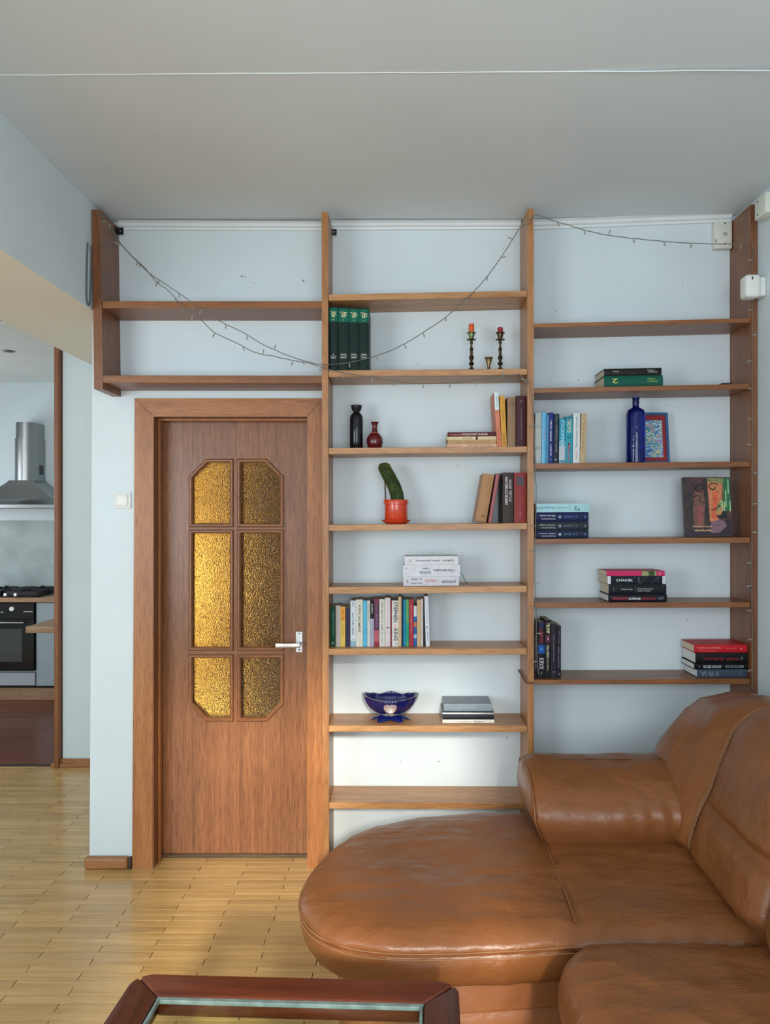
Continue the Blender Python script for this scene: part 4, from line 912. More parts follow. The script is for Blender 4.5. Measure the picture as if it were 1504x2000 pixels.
# ================================================================ SHELF OBJECTS
BRASS = mat('dark_bronze', (0.09, 0.065, 0.035), rough=0.38, metal=0.85, noise_amt=0.35, noise_scale=40)
VERD = mat('verdigris_brass', (0.16, 0.22, 0.09), rough=0.4, metal=0.7, noise_amt=0.4, noise_scale=60)
GOLDB = mat('old_brass', (0.32, 0.22, 0.11), rough=0.35, metal=0.9, noise_amt=0.3, noise_scale=50)
def candlestick(px, lab, candle_top, cc, cup_m):
    D = 3.44; x = X(px, D); zb = shz('M2', x)+0.0005
    k = D/F
    t = thing('candlestick', lab, 'candlestick', (x, D, zb), group='pair of bronze candlesticks')
    zz = lambda py: Z(py, D)-zb
    prof = [(0, 0), (0.027, 0), (0.028, 0.004), (0.022, 0.010), (0.012, 0.020), (0.007, zz(719)), (0.0055, zz(716)), (0.0062, zz(713.5)), (0.0125, zz(711.5)), (0.0105, zz(708.5)), (0.005, zz(705.5)),
            (0.0075, zz(703)), (0.0115, zz(699.5)), (0.0095, zz(696)), (0.0055, zz(692)), (0.0075, zz(688.5)), (0.0055, zz(686)), (0.0095, zz(683)), (0.0065, zz(680)), (0.0045, zz(676)),
            (0.005, zz(673)), (0.008, zz(670)), (0.0055, zz(667.5)), (0.006, zz(665.5)), (0.0205, zz(664)), (0.0215, zz(663)), (0.008, zz(662)), (0.007, zz(661.5)), (0, zz(661.3))]
    MB().lathe(prof, seg=24).build('stem', BRASS, t)
    MB().lathe([(0, zz(661.6)), (0.0085, zz(661.4)), (0.013, zz(656)), (0.0145, zz(652)), (0.0205, zz(650.8)), (0.0205, zz(649.6)), (0.0135, zz(649.5)), (0.012, zz(653)), (0, zz(654))], seg=24).build('cup', cup_m, t)
    r0 = 0.0125 if cc[0] < 100 else 0.0125
    MB().lathe([(0, zz(653.5)), (r0, zz(653.5)), (r0, zz(candle_top+0.8)), (r0*0.85, zz(candle_top)), (r0*0.4, zz(candle_top+0.4)), (0, zz(candle_top+0.7))], seg=20).build('candle', mat('wax_%d' % cc[0], sl(cc), 0.5, noise_amt=0.06), t)
    MB().tube([(0, 0, zz(candle_top+0.8)), (0.0008, 0, zz(candle_top-0.9))], 0.0008, 6).build('wick', GAP, t)
candlestick(920.8, 'bronze candlestick holding a tall orange candle stub', 633, (214, 88, 34), VERD)
candlestick(977, 'bronze candlestick holding a short dark red candle stub', 640, (150, 34, 44), BRASS)
D = 3.44; x = X(954.6, D); zb = shz('M2', x)+0.0005; zz = lambda py: Z(py, D)-zb
t = thing('brass_cup', 'small brass goblet standing between the two candlesticks', 'goblet', (x, D, zb))
MB().lathe([(0, 0), (0.02, 0), (0.021, 0.003), (0.012, 0.010), (0.0075, zz(720)), (0.0065, zz(715)), (0.0085, zz(712)), (0.0125, zz(707)), (0.0145, zz(702)), (0.020, zz(699)), (0.0195, zz(698.6)), (0.013, zz(702)), (0.009, zz(709)), (0, zz(711))], seg=24).build('bowl', GOLDB, t)

GLZ = mat('black_glaze', (0.006, 0.005, 0.009), rough=0.14, noise_amt=0.15, spec=0.4)
D = 3.45; x = X(696.2, D); zb = shz('M3', x)+0.0005; k = D/F
zz = lambda py: Z(py, D)-zb
t = thing('black_bottle', 'tall glossy black bottle with flared cup-shaped stopper', 'bottle', (x, D, zb))
rr = lambda px_: px_*k
prof = [(0, 0), (rr(12.2), 0), (rr(12.9), 0.003), (rr(13), zz(840)), (rr(12.9), zz(817)), (rr(12), zz(812.5)), (rr(9.8), zz(809)), (rr(7), zz(806.5)), (rr(6), zz(805)), (0, zz(805))]
MB().lathe(prof, seg=36).build('body', GLZ, t)
MB().lathe([(0, zz(806)), (rr(6), zz(805.4)), (rr(6.2), zz(804.2)), (rr(9), zz(801)), (rr(10.4), zz(796)), (rr(11), zz(792.2)), (rr(10.2), zz(791.6)), (0, zz(791.2))], seg=36).build('stopper', mat('black_matte', (0.009, 0.0085, 0.011), 0.4, spec=0.3), t)
D = 3.44; x = X(732, D); zb = shz('M3', x)+0.0005; k = D/F
t = thing('red_vase', 'small round-bellied dark red vase with a pale neck ring', 'vase', (x, D, zb))
RED = mat('oxblood_glaze', (0.10, 0.006, 0.010), rough=0.12, noise_amt=0.15, coat=0.1)
prof = [(0, 0), (rr(11.5), 0), (rr(12.3), 0.002), (rr(14.6), zz(870)), (rr(16.1), zz(863)), (rr(15.7), zz(857)), (rr(12.8), zz(851)), (rr(8.8), zz(847)), (rr(6.8), zz(844)), (rr(5.1), zz(839.5)), (rr(4.7), zz(835)), (rr(5.2), zz(830)), (rr(6.8), zz(827)), (rr(8.3), zz(824.6)), (rr(7.6), zz(824.3)), (rr(4.6), zz(829)), (rr(4), zz(838)), (0, zz(842))]
MB().lathe(prof, seg=36).build('body', RED, t)
MB().lathe([(rr(8.0), zz(846.3)), (rr(8.7), zz(845.9)), (rr(8.2), zz(845.2)), (rr(7.2), zz(845.6))], seg=36).build('neck_ring', mat('pale_ring', sl((214, 130, 124)), 0.3), t)

# cactus
D = 3.44; x = X(773.5, D); zb = shz('M4', x)+0.0005; k = D/F; zz = lambda py: Z(py, D)-zb
t = thing('potted_cactus', 'bent green cactus in a glossy orange-red pot with saucer', 'plant', (x, D, zb))
TERRA = mat('orange_glaze', sl((206, 66, 36)), rough=0.22, noise_amt=0.05, coat=0.4)
MB().lathe([(0, 0), (rr(19), 0), (rr(21), 0.002), (rr(28), zz(1016.5)), (rr(28.4), zz(1015)), (rr(27), zz(1015.2)), (rr(22), zz(1019)), (0, zz(1019.5))], seg=40).build('saucer', TERRA, t)
MB().lathe([(0, zz(1019.3)), (rr(21), zz(1019.3)), (rr(22.5), zz(1017)), (rr(22.8), zz(985.5)), (rr(24.4), zz(984.5)), (rr(24.6), zz(977)), (rr(24), zz(976)), (rr(21.5), zz(976)), (rr(21), zz(982)), (0, zz(983))], seg=40).build('pot', TERRA, t)
MB().lathe([(0, zz(982.8)), (rr(20.8), zz(982.2)), (rr(20.8), zz(979.5)), (rr(8), zz(977.8)), (0, zz(977.5))], seg=24).build('soil', mat('soil', (0.03, 0.02, 0.014), 0.95, noise_amt=0.5, noise_scale=120), t)
CACT = mat('cactus_skin', (0.026, 0.050, 0.012), rough=0.75, noise_amt=0.7, noise_scale=60, spec=0.2)
spine = catmull([(X(776.5, D)-x, 0, zz(982)), (X(775.5, D)-x, 0, zz(968)), (X(769.5, D)-x, 0, zz(949)), (X(760, D)-x, 0, zz(931)), (X(752.5, D)-x, 0, zz(917)), (X(750, D)-x, 0, zz(910)), (X(749, D)-x, 0, zz(904.2))], 9)
rad0 = [12.8, 12.6, 12.6, 12.4, 11.8, 9.6, 2.0]
b = MB(); rings = []; N = 52; n = len(spine); tips = []
for i, p in enumerate(spine):
    f = i/(n-1)*6; j = min(5, int(f)); r0 = (rad0[j]+(rad0[j+1]-rad0[j])*(f-j))*k
    if f > 4: r0 = k*12.0*math.sqrt(max(0.01, 1-((f-4)/2.03)**2.4))
    tg = (spine[min(i+1, n-1)]-spine[max(i-1, 0)]).normalized(); u_ = Vector((0, 1, 0)); v_ = tg.cross(u_).normalized()
    ring = []
    for q in range(N):
        a = 2*PI*q/N
        # spiral rows of tubercles
        rr_ = r0*(1+0.045*math.cos(13*a+f*9)*math.cos(13*a-f*11))
        ring.append(tuple(p+(u_*math.cos(a)+v_*math.sin(a))*rr_))
        if q % 2 == (i % 2) and i < n-1: tips.append((p, (u_*math.cos(a)+v_*math.sin(a)), r0))
    rings.append(ring)
b.loft(rings); b.build('cactus_body', CACT, t, smooth=60)
b = MB()
for p, d_, r0 in tips:
    for _ in range(3):
        q = p+d_*r0*1.0; dd = (d_+Vector((random.uniform(-1, 1), random.uniform(-1, 1), random.uniform(-1, 1)))*0.7).normalized()
        s_ = dd.cross(Vector((0.3, 0.5, 0.8))).normalized()*0.00045
        b.add([tuple(q+s_), tuple(q-s_), tuple(q+dd*0.0045)], [(0, 1, 2)])
b.build('cactus_spines', mat('cactus_spine', (0.30, 0.30, 0.10), 0.6), t, smooth=0, kind='stuff')
MB().tube([(X(753.5, D)-x, -0.012, zz(982)), (X(752, D)-x, -0.012, zz(940))], 0.0032, 8).build('support_stick', mat('dark_stick', (0.05, 0.025, 0.02), 0.7), t)

# blue footed bowl
D = 3.445; x = X(762.5, D); zb = shz('M7', x)+0.0005; k = D/F; zz = lambda py: Z(py, D)-zb
t = thing('blue_bowl', 'cobalt blue porcelain footed bowl with scalloped rim and flower medallion', 'bowl', (x, D, zb))
COB = mat('cobalt_glaze', (0.006, 0.010, 0.10), rough=0.1, noise_amt=0.1, coat=0.5)
def sh_ring(rx, ry, z, wob=0.0, lift=0.0, n=72):
    out = []
    for i in range(n):
        a = 2*PI*i/n; e = 1+wob*math.cos(a*14)
        zl = z+lift*(abs(math.cos(a))**2.2)*1.0+(0.5*wob*0.1*math.cos(a*14))
        out.append((rx*math.cos(a)*e, ry*math.sin(a)*e, zl))
    return out
H = zz(1370); RX, RY = 54*k*1.0, 0.078
outer = [(0.24, 0.026, 0, 0), (0.42, 0.031, 0.0, 0), (0.60, 0.040, 0.012, 0), (0.76, 0.053, 0.022, 0.002), (0.88, 0.068, 0.026, 0.006), (0.955, 0.083, 0.026, 0.011), (0.99, 0.094, 0.026, 0.016), (1.01, 0.0985, 0.026, 0.019)]
b = MB(); rings = [sh_ring(RX*f, RY*f, z_, wv, lf_) for f, z_, wv, lf_ in outer]
rings += [sh_ring(RX*f, RY*f, z_, wv, lf_) for f, z_, wv, lf_ in [(0.975, 0.0975, 0.024, 0.019), (0.92, 0.083, 0.02, 0.012), (0.8, 0.064, 0.014, 0.004), (0.5, 0.042, 0, 0), (0.2, 0.034, 0, 0)]]
b.loft(rings); b.build('bowl', COB, t, smooth=60)
MB().tube([(p[0], p[1], p[2]+0.0006) for p in (lambda q: q+[q[0]])(sh_ring(RX*0.995, RY*0.995, 0.0988, 0.026, 0.019))], 0.0009, 5).build('rim_highlight', mat('gilt_and_highlight', (0.7, 0.62, 0.45), 0.25, metal=0.8), t)  # pale metal line painting the bright highlights along the rim
b = MB(); rings = []
for f, z_, wv in ((0.34, 0.027, 0), (0.40, 0.021, 0.02), (0.50, 0.016, 0.06), (0.60, 0.009, 0.11), (0.665, 0.0, 0.14), (0.62, 0.0, 0.14), (0.50, 0.010, 0.08), (0.36, 0.019, 0.02), (0.28, 0.025, 0)):
    ring = []
    for i in range(96):
        a = 2*PI*i/96; c_ = math.cos(6*a); up = 0.5-0.5*c_
        ring.append((RX*f*math.cos(a)*(1+wv*c_), RY*f*math.sin(a)*(1+wv*c_), z_+0.010*up*min(1, wv/0.14)))
    rings.append(ring)
b.loft(rings); b.build('foot', COB, t, smooth=60)
MB().lathe([(0.37, 0.0255), (0.385, 0.0275), (0.37, 0.0295), (0.35, 0.0275)], seg=48, sx=RX, sy=RY).build('gilt_ring', mat('gilt_and_highlight', (0.7, 0.62, 0.45), 0.25, metal=0.8), t)
# raised leaf lobes front and back, and the medallion
for s_, zc_ in ((1, 0.100), (-1, 0.094)):
    b = MB()
    for j in range(7):
        a = PI/2*s_+(j-3)*0.09; rr_ = 1.0
        hh = 0.013*(1-abs(j-3)/4.2)
        cx, cy = RX*1.0*math.cos(a), RY*1.0*math.sin(a)
        b.lathe([(0, -hh), (0.006, -hh*0.6), (0.0085, 0), (0.006, hh*0.7), (0, hh)], (cx, cy, zc_), 10, sx=1.0, sy=0.45)
    b.build('rim_ornament', COB, t, smooth=60)
def patm(name, cols, scale):
    m = bpy.data.materials.new(name); m.use_nodes = True; nt = m.node_tree; L = nt.links.new; b = nt.nodes['Principled BSDF']; b.inputs['Roughness'].default_value = 0.3
    tc = nt.nodes.new('ShaderNodeTexCoord'); mp = nt.nodes.new('ShaderNodeMapping'); mp.inputs['Scale'].default_value = scale
    L(tc.outputs['Object'], mp.inputs[0]); n = nt.nodes.new('ShaderNodeTexNoise'); n.inputs['Scale'].default_value = 1; n.inputs['Distortion'].default_value = 2.2; n.inputs['Detail'].default_value = 2.5
    L(mp.outputs[0], n.inputs['Vector']); r = nt.nodes.new('ShaderNodeValToRGB'); r.color_ramp.interpolation = 'CONSTANT'; e = r.color_ramp.elements
    e[0].position = 0; e[0].color = sl(cols[0][1]); e[1].position = cols[1][0]; e[1].color = sl(cols[1][1])
    for p_, c_ in cols[2:]: e.new(p_).color = sl(c_)
    L(n.outputs['Fac'], r.inputs[0]); L(r.outputs[0], b.inputs['Base Color']); return m
b = MB(); b.lathe([(0, 0.0), (0.024, 0.0), (0.029, 0.001), (0.027, 0.004), (0.015, 0.0065), (0, 0.007)], seg=28)
o = b.build('medallion', patm('flower_medallion', [(0, (60, 60, 110)), (0.34, (120, 120, 130)), (0.42, (200, 190, 170)), (0.49, (40, 44, 100)), (0.53, (170, 96, 84)), (0.62, (110, 130, 90))], (80, 80, 80)), t)
o.location = (0.001, -RY*0.90-0.004, 0.073); o.rotation_euler = (math.radians(62), 0, 0) 

# blue glass bottle
D = 3.43; x = X(1241.8, D); zb = shz('R3', x)+0.0005; k = D/F; zz = lambda py: Z(py, D)-zb
BLUEG = bpy.data.materials.new('blue_glass'); BLUEG.use_nodes = True; pb = BLUEG.node_tree.nodes['Principled BSDF']
pb.inputs['Base Color'].default_value = (0.003, 0.022, 0.27, 1); pb.inputs['Roughness'].default_value = 0.06
pb.inputs['Transmission Weight'].default_value = 0.85; pb.inputs['IOR'].default_value = 1.45
nt = BLUEG.node_tree; nn = nt.nodes.new('ShaderNodeTexNoise'); nn.inputs['Scale'].default_value = 45; tcn = nt.nodes.new('ShaderNodeTexCoord'); bpn = nt.nodes.new('ShaderNodeBump')
bpn.inputs['Strength'].default_value = 0.35; bpn.inputs['Distance'].default_value = 0.004
nt.links.new(tcn.outputs['Object'], nn.inputs['Vector']); nt.links.new(nn.outputs['Fac'], bpn.inputs['Height']); nt.links.new(bpn.outputs[0], pb.inputs['Normal'])
t = thing('glass_bottle', 'tall cobalt blue glass bottle beside the framed picture', 'bottle', (x, D, zb))
prof = [(0, 0.002), (rr(15), 0.0), (rr(18), 0.002), (rr(18.4), 0.008), (rr(18.2), zz(890)), (rr(18.5), zz(886)), (rr(18.3), zz(860)), (rr(18.4), zz(812)), (rr(17.8), zz(806.5)), (rr(15), zz(801)), (rr(10), zz(798)), (rr(7), zz(796.5)), (rr(6.3), zz(795)), (rr(6.4), zz(788)),
        (rr(6.9), zz(787)), (rr(6.9), zz(784.5)), (rr(6.3), zz(784)), (rr(6.3), zz(781)), (rr(6.9), zz(780.5)), (rr(6.9), zz(778)), (rr(6.2), zz(777.6)), (rr(4.6), zz(778)), (rr(4.4), zz(796)), (0, zz(797))]
b = MB(); b.lathe(prof, seg=40); b.build('bottle_body', BLUEG, t, smooth=50)
b = MB(); b.lathe([(0, zz(777.3)), (rr(6.4), zz(777.3)), (rr(6.5), zz(776)), (rr(5.5), zz(775.3)), (0, zz(775.3))], seg=28); b.build('stopper', mat('blue_stopper', (0.01, 0.03, 0.2), 0.3), t)
# framed picture leaning against the wall
D = 3.49
x0, x1 = X(1251, D), X(1308.2, D); zb = shz('R3', x0)+0.0006; zt_ = Z(806.8, D+0.02); fw, fh = x1-x0, (zt_-zb)/math.cos(math.radians(8))
t = thing('framed_picture', 'small framed abstract picture with blue frame and red mount', 'picture', (x0, D, zb+0.0028), (math.radians(-8), 0, 0))
b = MB(); f = 0.0115
for q in ([(0, 0), (fw, 0), (fw-f, f), (f, f)], [(fw, 0), (fw, fh), (fw-f, fh-f), (fw-f, f)], [(fw, fh), (0, fh), (f, fh-f), (fw-f, fh-f)], [(0, fh), (0, 0), (f, f), (f, fh-f)]):
    b.prism(q, -0.006, 0.012)
b.build('frame', mat('blue_frame', sl((34, 88, 136)), 0.4, noise_amt=0.1), t, smooth=0)
MB().box(f*0.9, fw-f*0.9, 0.0, 0.004, f*0.9, fh-f*0.9).build('mount', mat('red_mount', sl((142, 26, 34)), 0.6), t, smooth=0)
pxa, pxb = X(1262, D)-x0, X(1295.5, D)-x0
mz0, mz1 = fh*0.125, fh*0.855
MB().box(f+0.013, fw-f-0.016, -0.001, 0.0, mz0, mz1).build('painting', patm('abstract_waves', [(0, (44, 88, 170)), (0.36, (70, 130, 190)), (0.43, (226, 228, 220)), (0.47, (30, 140, 160)), (0.53, (206, 204, 150)), (0.57, (110, 140, 200)), (0.63, (214, 150, 130)), (0.68, (50, 100, 180))], (15, 15, 24)), t, smooth=0)

# ================================================================ LEATHER CORNER SOFA
def leather(name, c, wr=1.0):
    m = bpy.data.materials.new(name); m.use_nodes = True; nt = m.node_tree; L = nt.links.new; b = nt.nodes['Principled BSDF']
    b.inputs['Roughness'].default_value = 0.36; b.inputs['Specular IOR Level'].default_value = 0.5
    tc = nt.nodes.new('ShaderNodeTexCoord')
    def tex(kind, scale, mapscale=(1, 1, 1), **kw):
        mp = nt.nodes.new('ShaderNodeMapping'); mp.inputs['Scale'].default_value = mapscale; L(tc.outputs['Object'], mp.inputs[0])
        n = nt.nodes.new(kind); n.inputs['Scale'].default_value = scale
        for k_, v_ in kw.items(): n.inputs[k_].default_value = v_
        L(mp.outputs[0], n.inputs['Vector']); return n
    n1 = tex('ShaderNodeTexNoise', 3.2, Detail=6.0, Distortion=0.8)
    r = nt.nodes.new('ShaderNodeValToRGB'); r.color_ramp.elements[0].position = 0.3; r.color_ramp.elements[1].position = 0.72
    r.color_ramp.elements[0].color = tuple(v*0.87 for v in c)+(1,); r.color_ramp.elements[1].color = tuple(v*1.11 for v in c)+(1,)
    L(n1.outputs['Fac'], r.inputs[0]); L(r.outputs[0], b.inputs['Base Color'])
    rr = nt.nodes.new('ShaderNodeMapRange'); rr.inputs[3].default_value = 0.26; rr.inputs[4].default_value = 0.44
    n4 = tex('ShaderNodeTexNoise', 9, Detail=4.0); L(n4.outputs['Fac'], rr.inputs[0]); L(rr.outputs[0], b.inputs['Roughness'])
    # creases, then pebble grain
    n2 = tex('ShaderNodeTexNoise', 7.0, (0.9, 1.7, 1.3), Detail=3.0, Distortion=0.7); n2.inputs['Roughness'].default_value = 0.4
    n5 = tex('ShaderNodeTexNoise', 26, (0.8, 1.6, 1.2), Detail=3.0, Distortion=1.2)
    cl = nt.nodes.new('ShaderNodeMath'); cl.operation = 'MULTIPLY_ADD'; cl.inputs[1].default_value = 0.16; L(n5.outputs['Fac'], cl.inputs[0]); L(n2.outputs['Fac'], cl.inputs[2])
    n3 = tex('ShaderNodeTexVoronoi', 420)
    b1 = nt.nodes.new('ShaderNodeBump'); b1.inputs['Strength'].default_value = 0.55*wr; b1.inputs['Distance'].default_value = 0.016; L(cl.outputs[0], b1.inputs['Height'])
    b2 = nt.nodes.new('ShaderNodeBump'); b2.inputs['Strength'].default_value = 0.12; b2.inputs['Distance'].default_value = 0.0015; L(n3.outputs['Distance'], b2.inputs['Height']); L(b1.outputs[0], b2.inputs['Normal'])
    L(b2.outputs[0], b.inputs['Normal']); return m
LEA = leather('tan_leather', (0.236, 0.085, 0.026))
LEA_S = leather('tan_leather_base', (0.290, 0.108, 0.036), 0.5)
SEAM = mat('leather_piping', (0.24, 0.088, 0.03), rough=0.4, noise_amt=0.1)
THREAD = mat('pale_thread', (0.34, 0.175, 0.08), rough=0.7)

sofa = thing('corner_sofa', 'tan leather corner sofa with a rounded chaise end in front of the bookcase', 'sofa', (0.6, 2.2, 0))
SO = Vector((0.6, 2.2, 0))
def wrinkle(o, amp, sc=(4, 4, 4), seed=0.0, ridge=0.0):
    me = o.data; nrm = [v.normal.copy() for v in me.vertices]
    for v, n_ in zip(me.vertices, nrm):
        p = Vector((v.co.x*sc[0]+seed, v.co.y*sc[1], v.co.z*sc[2]))
        d = noise.fractal(p, 0.9, 2.1, 3)*amp
        if ridge: 
            q = 1-abs(noise.noise(p*1.7+Vector((3, 1, 2)))); d += ridge*(q**6-0.3)
        if n_.z > 0.75: n_ = Vector((0, 0, 1))
        v.co += n_*d
def cushion(name, outline, prof, m, n=160, centre=None, puff=0.02, top_steps=10, parent=sofa, zf=None):
    """outline: closed plan curve (counter-clockwise); prof: (inset, z) from the bottom edge to the top edge"""
    P = resample([Vector((x, y, 0)) for x, y in outline], n, True)
    N = []
    for i in range(n):
        t_ = (P[(i+1) % n]-P[i-1]).normalized(); N.append(Vector((-t_.y, t_.x, 0)))
    rings = []
    for ins, z in prof:
        rings.append([P[i]+N[i]*ins+Vector((0, 0, z)) for i in range(n)])
    last = rings[-1]; a, c = Vector(centre[0]+(0,)), Vector(centre[1]+(0,)); zt_ = prof[-1][1]
    ax = c-a
    for s in range(1, top_steps+1):
        f = s/top_steps*0.985; ring = []
        for p in last:
            q = a+ax*max(0, min(1, (Vector((p.x, p.y, 0))-a).dot(ax)/ax.length_squared))
            d = Vector((p.x, p.y, 0)).lerp(q, f); ring.append(Vector((d.x, d.y, zt_+puff*(1-(1-f)**2.2))))
        rings.append(ring)
    if zf:
        rings = [[Vector((p.x, p.y, zf(p))) for p in r_] for r_ in rings]
    b = MB(); b.loft([[tuple(p-SO) for p in r_] for r_ in rings])
    bmesh.ops.triangulate(b.bm, faces=[f_ for f_ in b.bm.faces if len(f_.verts) > 4], quad_method='BEAUTY', ngon_method='BEAUTY')
    return b.build(name, m, parent, smooth=80)
def rrect(x0, x1, y0, y1, r, k=8):
    out = []
    for cx, cy, a0 in ((x1-r, y0+r, -PI/2), (x1-r, y1-r, 0), (x0+r, y1-r, PI/2), (x0+r, y0+r, PI)):
        for i in range(k+1):
            a = a0+PI/2*i/k; out.append((cx+r*math.cos(a), cy+r*math.sin(a)))
    return out
# chaise and corner seat: one long rounded cushion
left = catmull([(0.62, 2.15, 0)]+[(x_, y_, 0) for x_, y_ in ((0.50, 2.165), (0.30, 2.145), (0.10, 2.13), (-0.06, 2.135), (-0.18, 2.17), (-0.27, 2.245), (-0.325, 2.36), (-0.335, 2.50), (-0.305, 2.66), (-0.235, 2.83), (-0.13, 2.95), (0.02, 3.04), (0.2, 3.085), (0.4, 3.10))]+[(0.6, 3.10, 0)], 6)
outline = [(p.x, p.y) for p in left]+[(1.0, 3.10), (1.40, 3.10), (1.42, 2.6), (1.42, 2.16), (1.0, 2.155)]
outline = outline[::-1]
area = sum(outline[i][0]*outline[(i+1) % len(outline)][1]-outline[(i+1) % len(outline)][0]*outline[i][1] for i in range(len(outline)))
if area < 0: outline = outline[::-1]
prof = [(0.10, 0.272), (0.065, 0.275), (0.038, 0.292), (0.018, 0.32), (0.008, 0.355), (0.004, 0.38), (0.007, 0.392), (0.010, 0.397), (0.005, 0.402), (0.003, 0.412), (0.012, 0.425), (0.030, 0.438), (0.055, 0.4475), (0.085, 0.453), (0.13, 0.456)]
ch = cushion('chaise_cushion', outline, prof, LEA, n=230, centre=((0.12, 2.56), (0.95, 2.58)), puff=0.010, top_steps=16)
for v in ch.data.vertices:   # seam valley between chaise and corner seat
    xw = v.co.x+SO.x; yw = v.co.y+SO.y; zw = v.co.z
    if zw > 0.40:
        sx_ = 0.492+0.012*math.sin((yw-2.1)*3)
        v.co.z -= 0.009*math.exp(-((xw-sx_)/0.014)**2)+0.006*math.exp(-((xw-sx_)/0.06)**2)
    elif yw < 2.4 and zw > 0.3:
        v.co.y += 0.014*math.exp(-((xw-0.50)/0.02)**2)
wrinkle(ch, 0.0045, (5, 7, 5), 1.3, ridge=0.003)
me = ch.data
for v in me.vertices:      # gathered creases along the front roll and shallow sit hollows
    xw, yw, zw = v.co.x+SO.x, v.co.y+SO.y, v.co.z
    fr_ = math.exp(-((yw-2.20)/0.07)**2) if zw > 0.40 else 0.4*math.exp(-((zw-0.36)/0.05)**2)*(1 if yw < 2.4 else 0)
    if xw < 0.5 or zw > 0.4:
        v.co.z += 0.0052*fr_*math.sin(xw*70+7*noise.noise((xw*4, yw*9, 0)))*(0.4+abs(noise.noise((xw*6, 3, 0))))
    if zw > 0.42:
        v.co.z -= 0.012*math.exp(-((xw-0.12)/0.18)**2-((yw-2.6)/0.2)**2)+0.010*math.exp(-((xw-0.72)/0.15)**2-((yw-2.5)/0.2)**2)
        # the long curved crease on the chaise
        xc_ = 0.02; d_ = (yw-(2.76-1.6*(xw-0.12)**2)); v.co.z += 0.005*math.exp(-(d_/0.018)**2)*math.exp(-((xw-0.1)/0.16)**2)
# stitched seam lines
def on_outline(ins, z, lo, hi, n=140):
    P = resample([Vector((x, y, 0)) for x, y in outline], 400, True); out = []
    for i in range(400):
        t_ = (P[(i+1) % 400]-P[i-1]).normalized(); q = P[i]+Vector((-t_.y, t_.x, 0))*ins
        out.append(Vector((q.x, q.y, z)))
    sel = [p for p in out if lo(p)]
    sel.sort(key=hi); return sel
key = lambda p: math.atan2(p.y-2.56, p.x-0.1) if math.atan2(p.y-2.56, p.x-0.1) < 2.2 else math.atan2(p.y-2.56, p.x-0.1)-2*PI
for z_, ins_ in ((0.4065, 0.0015), (0.3885, 0.0035)):
    pts = on_outline(ins_, z_, lambda p: p.x < 0.52 and (p.y < 2.75), key)
    MB().tube([tuple(p-SO) for p in pts], 0.0016, 5).build('stitching', THREAD, sofa)
pts = on_outline(0.008, 0.397, lambda p: p.x < 0.52 and (p.y < 2.75), key)
MB().tube([tuple(p-SO) for p in pts], 0.0024, 5).build('seam', SEAM, sofa)
# raised piping between chaise and corner seat
pts = []
for i in range(34):
    yw = 2.235+i/33*0.53; pts.append((0.492+0.012*math.sin((yw-2.1)*3)-SO.x, yw-SO.y, 0.4475-0.02*0+0.004*min(1, (yw-2.235)/0.2)))
MB().tube(pts, 0.0035, 6).build('piping', SEAM, sofa)
# near seat cushion
ol = rrect(0.395, 1.42, 1.22, 2.135, 0.16, 12)
prof2 = [(0.10, 0.26), (0.05, 0.265), (0.022, 0.285), (0.006, 0.32), (0.0, 0.36), (0.002, 0.395), (0.012, 0.425), (0.03, 0.448), (0.055, 0.462), (0.09, 0.469), (0.14, 0.472)]
se = cushion('seat_cushion', ol, prof2, LEA, n=180, centre=((0.75, 1.65), (1.1, 1.65)), puff=0.012, top_steps=14)
wrinkle(se, 0.007, (3.5, 6, 4), 5.1, ridge=0.006)
# base under chaise and seats
P = resample([Vector((x, y, 0)) for x, y in outline], 160, True); rings = []
for ins_, z_ in ((0.135, 0.0), (0.135, 0.02), (0.128, 0.03), (0.128, 0.142), (0.134, 0.150), (0.134, 0.156), (0.124, 0.164), (0.124, 0.27), (0.13, 0.30)):
    ring = []
    for i in range(160):
        t_ = (P[(i+1) % 160]-P[i-1]).normalized(); q = P[i]+Vector((-t_.y, t_.x, 0))*ins_; ring.append((q.x-SO.x, q.y-SO.y, z_))
    rings.append(ring)
MB().loft(rings).build('base', LEA_S, sofa, smooth=50)
b = MB(); b.box(0.52-SO.x, 1.44-SO.x, 1.28-SO.y, 2.30-SO.y, 0.0, 0.30, bev=0.012, seg=2); b.build('base', LEA_S, sofa)
# arm at the far end
rings = []; NA = 64
for i in range(61):
    f = i/60; xw = 0.452+f*0.62
    e = min(1, max(0.0, (xw-0.452)/0.055)); sc_ = 0.80+0.20*math.sqrt(max(0, 1-(1-e)**2))
    ring = []
    sl_ = 0.030*(1-min(1, f*6))   # left cheek slopes in towards the seat
    for q in range(NA):
        a = 2*PI*q/NA; ca, sa = math.cos(a), math.sin(a); ex = 2/2.7
        yy = 2.912+0.205*sc_*math.copysign(abs(ca)**ex, ca); zz_ = 0.548+0.150*sc_*math.copysign(abs(sa)**ex, sa)
        # front face leans back towards the top
        yy += (0.075*max(0, (zz_-0.56)/0.14)**2-0.02*math.exp(-((zz_-0.55)/0.06)**2))*(1 if ca < 0 else 0.2)
        xx = xw+0.045*max(0, (0.545-zz_)/0.1)*max(0, 1-i/14)
        if i > 20:   # gathers towards the backrest
            yy += -0.009*math.sin(xw*90+zz_*14)*(f-0.35)*math.exp(-((zz_-0.56)/0.09)**2)*(1 if ca < 0 else 0)
        ring.append((xx-SO.x, yy-SO.y, zz_))
    rings.append(ring)
ar = MB().loft(rings).build('armrest', LEA, sofa, smooth=70)
wrinkle(ar, 0.005, (5, 6, 6), 9.0, ridge=0.003)
b = MB(); ring = rings[1]
